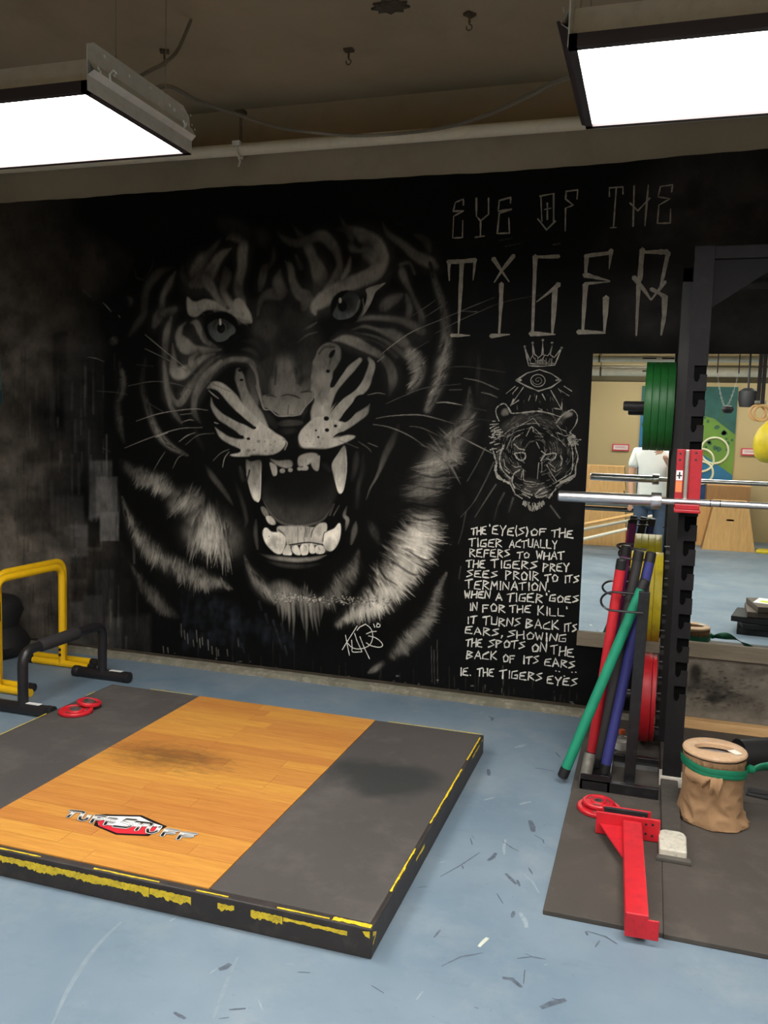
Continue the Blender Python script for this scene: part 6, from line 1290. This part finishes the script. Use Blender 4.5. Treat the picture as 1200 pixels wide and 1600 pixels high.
# painted panels with interlocking rings
def panel(x0, x1, name, label, rings, zg=1.50):
    t = thing(name, label, 'wall painting', ((x0+x1)/2, YW, 0)); z1 = refl(1000, 603, YB)[1]
    N_ = 14
    G().box(x0, x1, YW-.01, YW, .0, z1).build('painted_ground', M('deep_blue_paint', (38, 78, 122), .6, var=.15, scale=3), t)
    G().prism([(x0, zg), (x0, z1), (x1, z1), (x1, zg-.45)], YW, YW+.001).build('green_field', M('olive_green_paint', (104, 140, 52), .6, var=.15, scale=2), t)
    G().prism([(x0, z1-.42), (x0, z1), (x1, z1), (x1, z1-.75), ((x0+x1)/2, z1-.5)], YW+.001, YW+.002).build('teal_field', M('teal_green_paint', (44, 92, 84), .6, var=.2, scale=5), t)
    g = G()
    for i in range(26):
        x = rnd.uniform(x0+.03, x1-.03); z = rnd.uniform(z1-1.0, z1-.35); r = rnd.uniform(.02, .05); k = 7
        g.prism([(x+r*math.cos(6.28*j/k)*rnd.uniform(.7, 1.1), z+r*math.sin(6.28*j/k)*rnd.uniform(.7, 1.1)) for j in range(k)], YW+.002, YW+.003)
    g.build('leaf_pattern', M('leaf_teal', (52, 96, 70), .6), t, kind='stuff')
    G().prism([(x0, zg), (x1, zg-.45), (x1, zg-.7), (x0, zg-.55)], YW+.001, YW+.002).build('blue_field', M('mid_blue_paint', (40, 110, 150), .6, var=.15, scale=3), t)
    for (cx_, cz_, r) in rings:
        pts = [(cx_+r*math.cos(a), YW+.004, cz_+r*math.sin(a)) for a in np.linspace(0, 2*math.pi, 40, endpoint=False)]
        G().tube(pts, .018, 6, closed=True).build('ring', M('cream_ring_paint', (226, 224, 186), .6), t)
    return t
cxr = refl(1116, 704, YB); c2r = refl(1096, 719, YB)
panel(refl(1078, 700, YB)[0], refl(1147, 700, YB)[0], 'painted_panel', 'blue and green wall painting with interlocking cream rings, in the mirror', [(cxr[0], cxr[1], .205), (c2r[0], c2r[1], .18), (cxr[0]+.22-.4, cxr[1]-.36, .18)])
panel(refl(998, 700, YB)[0], refl(1040, 700, YB)[0], 'painted_panel', 'narrow green and blue wall painting behind the photographer, in the mirror', [], 2.0)
for x, y, lb in [(970, 699, 'small pink-framed notice on the beige wall, left of the photographer'), (1172, 706, 'small pink-framed notice on the beige wall beside the yellow bag')]:
    p = refl(x, y, YB); t = thing('wall_notice', lb, 'sign', (p[0], YW, p[1]), 'pink-framed notices')
    o = G().box(-.135, .135, -.006, .006, -.055, .055).build('notice_frame', M('pink_red_frame', (214, 66, 84), .5)); o.parent = t
    o = G().box(-.115, .115, .006, .009, -.037, .037).build('notice_sheet', M('white_notice', (226, 212, 206), .6)); o.parent = t
    o = G().box(-.09, .09, .009, .010, -.012, -.004).box(-.09, .07, .009, .010, .006, .014).build('print_line', M('pink_print', (206, 120, 130), .6)); o.parent = t
# plywood plyometric boxes
PLY = M('birch_plywood', (236, 184, 116), .55, var=.1, scale=4, stretch=(8, 8, 1), dirt=(196, 140, 80), dirt_amt=.4)
PLYD = M('plywood_edge', (170, 122, 76), .6, var=.1, scale=6)
def plyo(label, cx_, cy_, z, wt, wb, d, h, slot=True, open_=False, mat=None):
    t = thing('plyometric_box', label, 'jump box', (cx_, cy_, z), 'plywood jump boxes')
    f_ = [(-wb/2, 0), (wb/2, 0), (wt/2, h), (-wt/2, h)]
    if slot:                                         # front face with a hand slot cut through
        sl = [(-.05, h*.62), (-.05, h*.62+.028), (.05, h*.62+.028), (.05, h*.62)]
        for yy, nm in ((d/2-.018, 'front_panel'), (-d/2, 'back_panel')):
            g = G(); wq = lambda z_: wb/2+(wt/2-wb/2)*z_/h; za, zb = h*.62, h*.62+.028
            for poly in ([(-wb/2, 0), (wb/2, 0), (wq(za), za), (-wq(za), za)], [(-wq(zb), zb), (wq(zb), zb), (wt/2, h), (-wt/2, h)], [(-wq(za), za), (-.05, za), (-.05, zb), (-wq(zb), zb)], [(.05, za), (wq(za), za), (wq(zb), zb), (.05, zb)]):
                g.prism(poly, yy, yy+.018)
            o = g.build(nm, mat or PLY); o.parent = t
    else:
        for yy, nm in ((d/2-.018, 'front_panel'), (-d/2, 'back_panel')): o = G().prism(f_, yy, yy+.018).build(nm, mat or PLY, bevel=.002); o.parent = t
    for s_ in (-1, 1):
        o = G().prism([(s_*wb/2, 0), (s_*wb/2-s_*.018, 0), (s_*wt/2-s_*.018, h), (s_*wt/2, h)], -d/2+.018, d/2-.018).build('side_panel', PLYD); o.parent = t
    o = G().box(-wt/2, wt/2, -d/2, d/2, h, h+.018).build('lid', PLY, bevel=.002); o.parent = t
    return t
pA = refl(1138, 862, -3.36)
plyo('tapered plywood jump box with a hand slot, in the mirror by the rings', pA[0]-.005, -3.55, 0, .46, .72, .4, .70)
plyo('darker plywood box standing behind the tapered one', refl(1136, 780, -4.3)[0], -4.35, 0, .62, .62, .45, .90, slot=False, mat=M('brown_plywood', (176, 132, 84), .6, var=.1, scale=5, stretch=(6, 6, 1)))
plyo('narrow plywood box half hidden behind the rack upright', refl(1093, 840, -3.9)[0], -3.98, 0, .26, .30, .3, .60, slot=False)
plyo('low plywood box at the bottom of the left stack', -.66, -3.2, 0, .62, .70, .45, .53, slot=False)
plyo('middle plywood box of the left stack', -.665, -3.2, .548, .56, .62, .45, .26, slot=False)
plyo('top plywood box of the left stack, by the beige wall', -.67, -3.2, .826, .55, .62, .45, .33, slot=False)
# steel rails / bench frames in front of the left boxes
bn = thing('bench_frame', 'grey padded bench with angled pale rails, in the mirror on the left', 'bench', (-.55, -2.2, 0))
GP = M('grey_vinyl', (92, 98, 96), .4)
G().box(-1.3, .05, -2.35, -2.05, .66, .73).build('pad', GP, bn, bevel=.015)
G().tube([(-1.25, -2.2, .61), (.0, -2.2, .61)], .03, 10).build('frame_tube', M('grey_tube', (110, 116, 116), .35, metal=.3), bn, smooth=True)
for a, b_, m_ in [((-1.25, -2.05, .22), (.05, -2.1, .56), PIPE), ((-1.25, -1.95, .30), (-.1, -2.0, .60), PLY), ((-1.2, -1.85, .10), (-.15, -1.9, .42), PIPE)]: G().tube([a, b_], .022, 8).build('angled_rail', m_, bn, smooth=True)
for x in (-1.2, -.05): G().tube([(x, -2.3, 0), (x, -2.2, .62)], .022, 8).tube([(x, -2.1, 0), (x, -2.2, .62)], .022, 8).build('leg', M('grey_tube', (110, 116, 116), .35, metal=.3), bn, smooth=True)
# gymnastic rings and straps hanging at the right, yellow bag
rx, rz = refl(1183, 645, 1.0)
gr = thing('gymnastic_rings', 'pair of wooden gymnastic rings hanging on straps, reflected in the mirror', 'rings', (rx, 1.0, rz))
for k, (dx, dy_) in enumerate(((0, 0), (.035, .03))):
    pts = [(dx+.070*math.cos(a), dy_+.02*k, .070*math.sin(a)-.004*k) for a in np.linspace(0, 2*math.pi, 32, endpoint=False)]
    o = G().tube(pts, .0135, 10, closed=True).build('wooden_ring', M('birch_ring', (222, 176, 120), .45), smooth=True); o.parent = gr
    o = G().box(dx-.018, dx+.018, dy_-.002, dy_+.002, .08, ZC-rz).build('strap', M('dark_strap', (52, 46, 44), .8)); o.parent = gr
o = G().rbox((.02, .0, .10), (.10, .05, .028)).build('buckle', STEEL, bevel=.003); o.parent = gr
yx, yz = refl(1200, 690, 1.2)
yb = thing('punch_bag', 'yellow mesh ball bag hanging under the rings in the mirror', 'bag', (yx, 1.2, yz))
o = G().lathe([(0, -.20), (.06, -.19), (.11, -.14), (.13, -.05), (.125, .04), (.09, .12), (.04, .17), (.012, .20), (.012, .24)], n=24).build('bag', M('yellow_vinyl', (226, 200, 44), .5, var=.12, scale=14)); o.parent = yb
for pg in o.data.polygons: pg.use_smooth = True
o = G().tube([(0, 0, .22), (-.01, -.01, rz-yz+.0), (0, 0, ZC-yz)], .006, 6).build('cord', M('dark_strap', (52, 46, 44), .8)); o.parent = yb
# hanging chain loop and dark cable coils near the ceiling
x_, z_ = refl(1135, 618, 0.6)
ch = thing('hanging_chain', 'steel chain looped from the ceiling with a black sling, in the mirror', 'chain', (x_, .6, z_))
g = G()
for i, u in enumerate(np.linspace(-1, 1, 34)):
    x = u*.10; zz = .55*u*u**3*0+abs(u)**1.6*.34-.12
    g.tube([(x+(.007*math.cos(t_) if i % 2 else 0), (0 if i % 2 else .007*math.cos(t_)), zz+.012*math.sin(t_)) for t_ in np.linspace(0, 2*math.pi, 8, endpoint=False)], .0022, 4, closed=True)
o = g.build('chain_loop', STEEL); o.parent = ch; o['kind'] = 'stuff'
o = G().tube([(-.1, 0, .22), (-.1, 0, ZC-z_)], .006, 6).tube([(.1, 0, .22), (.1, 0, ZC-z_)], .006, 6).build('drop_rope', M('dark_strap', (52, 46, 44), .8)); o.parent = ch
o = G().lathe([(0, -.05), (.04, -.045), (.06, -.01), (.05, .02), (.0, .03)], (.02, 0, -.13), 16).build('sling', BRUB, smooth=True); o.parent = ch
x_, z_ = refl(1168, 622, -1.5)
t = thing('black_light_can', 'black spotlight can under the ceiling, in the mirror near the rings', 'lamp', (x_, -1.5, z_))
o = G().lathe([(.0, -.11), (.09, -.11), (.11, -.02), (.11, .08), (.05, .12), (0, .12)], n=20).tube([(0, 0, .1), (0, 0, ZC-z_)], .012, 8).build('can', BRUB, smooth=True); o.parent = t
# stacked step mats with a leaflet, right of the view
sx, sy = .93, 2.15
for i, (dx, a, w_, lb) in enumerate([(-.0, .10, .34, 'lowest black exercise mat of the stack shown in the mirror'), (.02, -.05, .36, 'second black exercise mat of the stack'), (-.02, .2, .36, 'third black exercise mat of the stack, turned slightly'), (.06, .05, .34, 'fourth exercise mat of the stack, dusty brown'), (.10, -.12, .34, 'topmost dusty brown exercise mat, a leaflet on it')]):
    m_ = BRUB if i < 3 else M('dusty_brown_mat', (92, 80, 70), .75, var=.1, scale=6)
    tag(G().rbox((0, 0, 0), (w_, .42, .046), Matrix.Rotation(a, 4, 'Z')).build('exercise_mat', m_, loc=None, bevel=.004), lb, 'mat', 'stacked exercise mats'); C.objects[-1].location = (sx+dx, sy, .0235+i*.051)
t = thing('leaflet', 'white, yellow and green leaflet on top of the mat stack', 'paper', (1.02, 2.10, .252))
o = G().rbox((0, 0, .0), (.24, .26, .001), Matrix.Rotation(.3, 4, 'Z')).build('sheet', M('white_sheet', (228, 230, 224), .6)); o.parent = t
o = G().rbox((-.02, .03, .001), (.14, .08, .001), Matrix.Rotation(.3, 4, 'Z')).build('yellow_print', M('lime_print', (206, 214, 60), .6)); o.parent = t
p = on_floor(1183, 998); 
tag(G().lathe([(.028, 0), (.04, 0), (.042, .01), (.042, .03), (.038, .034), (.028, .034)], n=20, closed=True).build('bar_clip', BRUB, loc=(p[0], 2*WALL_Y-p[1], .001), smooth=True), 'small round black bar clip on the floor, seen in the mirror', 'clip')
C.objects[-1].data.name = 'bar_clip'
tag(G().rbox((1.75, -3.4, .02), (.5, .3, .04), Matrix.Rotation(.2, 4, 'Z')).build('yellow_step', M('yellow_vinyl', (226, 200, 44), .5), bevel=.01), 'flat yellow step on the floor at the right of the mirror', 'step')

# ============================================================ the photographer (seen only in the mirror)
def skin_mesh(name, verts, edges, mat, parent, sub=2, root=0, flat=None):
    me = bpy.data.meshes.new(name); me.from_pydata([v[:3] for v in verts], edges, []); o = bpy.data.objects.new(name, me); C.objects.link(o)
    m = o.modifiers.new('skin', 'SKIN'); m.use_smooth_shade = True
    sv = me.skin_vertices[0].data if me.skin_vertices else None
    if sv is None:
        bpy.context.view_layer.objects.active = o; sv = me.skin_vertices[0].data
    for i, v in enumerate(verts):
        r = v[3]; sv[i].radius = (r, v[4] if len(v) > 4 else r); sv[i].use_root = (i == root)
    s_ = o.modifiers.new('sub', 'SUBSURF'); s_.levels = sub; s_.render_levels = sub
    me.materials.append(mat); o.parent = parent
    return o
def person():
    px_, py_ = .0, -.42
    t = thing('person', 'person in a white T-shirt and blue jeans raising a phone, in the mirror', 'person', (px_, py_, 0))
    SK = M('skin', (206, 156, 128), .55, var=.06); TS = M('white_cotton', (232, 232, 224), .85, var=.04, bump=.2, bscale=40); JN = M('blue_denim', (70, 84, 104), .85, var=.25, scale=9, bump=.2, bscale=300)
    # body: pelvis, spine, neck, head, arms, legs as one skin
    V = [(0,0,.94,.13,.10),(0,0,1.15,.12,.09),(0,.0,1.36,.15,.095),(0,.005,1.46,.08,.07),(0,.01,1.53,.052,.052),(0,.02,1.60,.07,.078),(0,.025,1.68,.078,.095),(0,.015,1.75,.06,.075),
         (-.19,0,1.43,.05),(-.235,-.01,1.16,.040),(-.225,.05,.93,.028),(-.222,.065,.90,.03),       # hanging arm
         (.19,0,1.43,.05),(.245,.09,1.20,.040),(.13,.31,1.38,.028),(.115,.335,1.41,.03),           # raised arm
         (-.10,0,.86,.085),(-.115,.02,.50,.055),(-.12,-.01,.10,.036),(-.125,.09,.035,.036,.028),
         (.10,0,.86,.085),(.125,.03,.50,.055),(.13,-.01,.10,.036),(.14,.09,.035,.036,.028)]
    E_ = [(0,1),(1,2),(2,3),(3,4),(4,5),(5,6),(6,7),(2,8),(8,9),(9,10),(10,11),(2,12),(12,13),(13,14),(14,15),(0,16),(16,17),(17,18),(18,19),(0,20),(20,21),(21,22),(22,23)]
    body = skin_mesh('body', V, E_, SK, t)
    # fingers: each its own chain from the palm
    def hand(base, dirs, name):
        hv = [(*base, .021, .013)]; he = []
        for (dx, dy_, dz, L, r) in dirs:
            d = Vector((dx, dy_, dz)).normalized(); a = Vector(base)+Vector((d.x, d.y, d.z))*.035; k = len(hv)
            hv.append((*a, r)); b_ = a+d*L*.5; hv.append((*b_, r*.95)); c_ = b_+(d+Vector((0, .35, -.25 if dz < 0 else .1))).normalized()*L*.5; hv.append((*c_, r*.8)); he += [(0, k), (k, k+1), (k+1, k+2)]
        skin_mesh(name, hv, he, SK, body, 1)
    hand((-.222, .07, .87), [(-.25, .1, -1, .075, .0085), (-.08, .08, -1, .085, .009), (.1, .06, -1, .08, .0085), (.28, .04, -1, .065, .0075), (.5, .7, -.5, .05, .0095)], 'hand')
    hand((.105, .35, 1.44), [(-.9, .3, .5, .075, .0085), (-1, .3, .28, .08, .009), (-1, .3, .05, .075, .0085), (-1, .3, -.2, .06, .0075), (-.5, .5, .9, .05, .0095)], 'hand')
    face = G().lathe([(.0, -.02), (.014, -.015), (.016, 0), (.008, .03), (0, .04)], (0, .125, 1.645), 10).build('nose', SK); face.parent = body; 
    for s_ in (-1, 1):
        e_ = G().lathe([(0, -.012), (.010, -.007), (.012, 0), (.010, .007), (0, .012)], (s_*.032, .105, 1.675), 12, 'y').build('eye', M('eye_dark', (50, 40, 36), .2), smooth=True); e_.parent = body
        e_ = G().lathe([(0, -.008), (.022, -.006), (.026, 0), (.022, .006), (0, .008)], (s_*.083, .02, 1.655), 12, 'x').build('ear', SK, smooth=True); e_.parent = body
    e_ = G().rbox((0, .118, 1.60), (.045, .01, .009)).build('mouth', M('lips', (166, 92, 86), .5), bevel=.003); e_.parent = body
    g = G().lathe([(.096, -.04), (.098, .0), (.092, .04), (.07, .075), (.035, .095), (0, .1)], (0, .0, 1.71), 20); g.v = [(x*.92, y*1.12, z-(.05 if y < 0 and z < 1.7 else 0)) for x, y, z in g.v]
    e_ = g.build('hair', M('brown_hair', (58, 42, 32), .7, bump=.5, bscale=90), smooth=True); e_.parent = t
    TV = [(0,0,.84,.185,.125),(0,0,1.0,.17,.115),(0,0,1.2,.165,.11),(0,0,1.37,.175,.112),(0,.0,1.455,.105,.085),(-.185,0,1.43,.072),(-.225,-.005,1.24,.066),(.185,0,1.43,.072),(.225,.045,1.28,.062)]
    skin_mesh('t_shirt', TV, [(0,1),(1,2),(2,3),(3,4),(3,5),(5,6),(3,7),(7,8)], TS, t)
    JV = [(0,0,.92,.15,.115),(-.10,0,.83,.10),(-.115,.02,.50,.078),(-.12,-.01,.11,.066),(.10,0,.83,.10),(.125,.03,.50,.078),(.13,-.01,.11,.066)]
    skin_mesh('jeans', JV, [(0,1),(1,2),(2,3),(0,4),(4,5),(5,6)], JN, t)
    for s_ in (-1, 1):
        e_ = G().rbox((s_*.13, .055, .035), (.10, .27, .07)).build('shoe', M('dark_shoe', (40, 38, 40), .6), bevel=.02); e_.parent = t
    return t
person()
ph = thing('phone', 'slim white phone held upright at chin height by the photographer', 'phone', (.0, -.035, 1.55))
o = G().rbox((0, 0, 0), (.068, .008, .138)).build('phone_body', M('white_phone', (220, 218, 214), .3), bevel=.003); o.parent = ph
o = G().rbox((-.0, .0045, .052), (.012, .002, .012)).build('lens', BRUB, bevel=.001); o.parent = ph
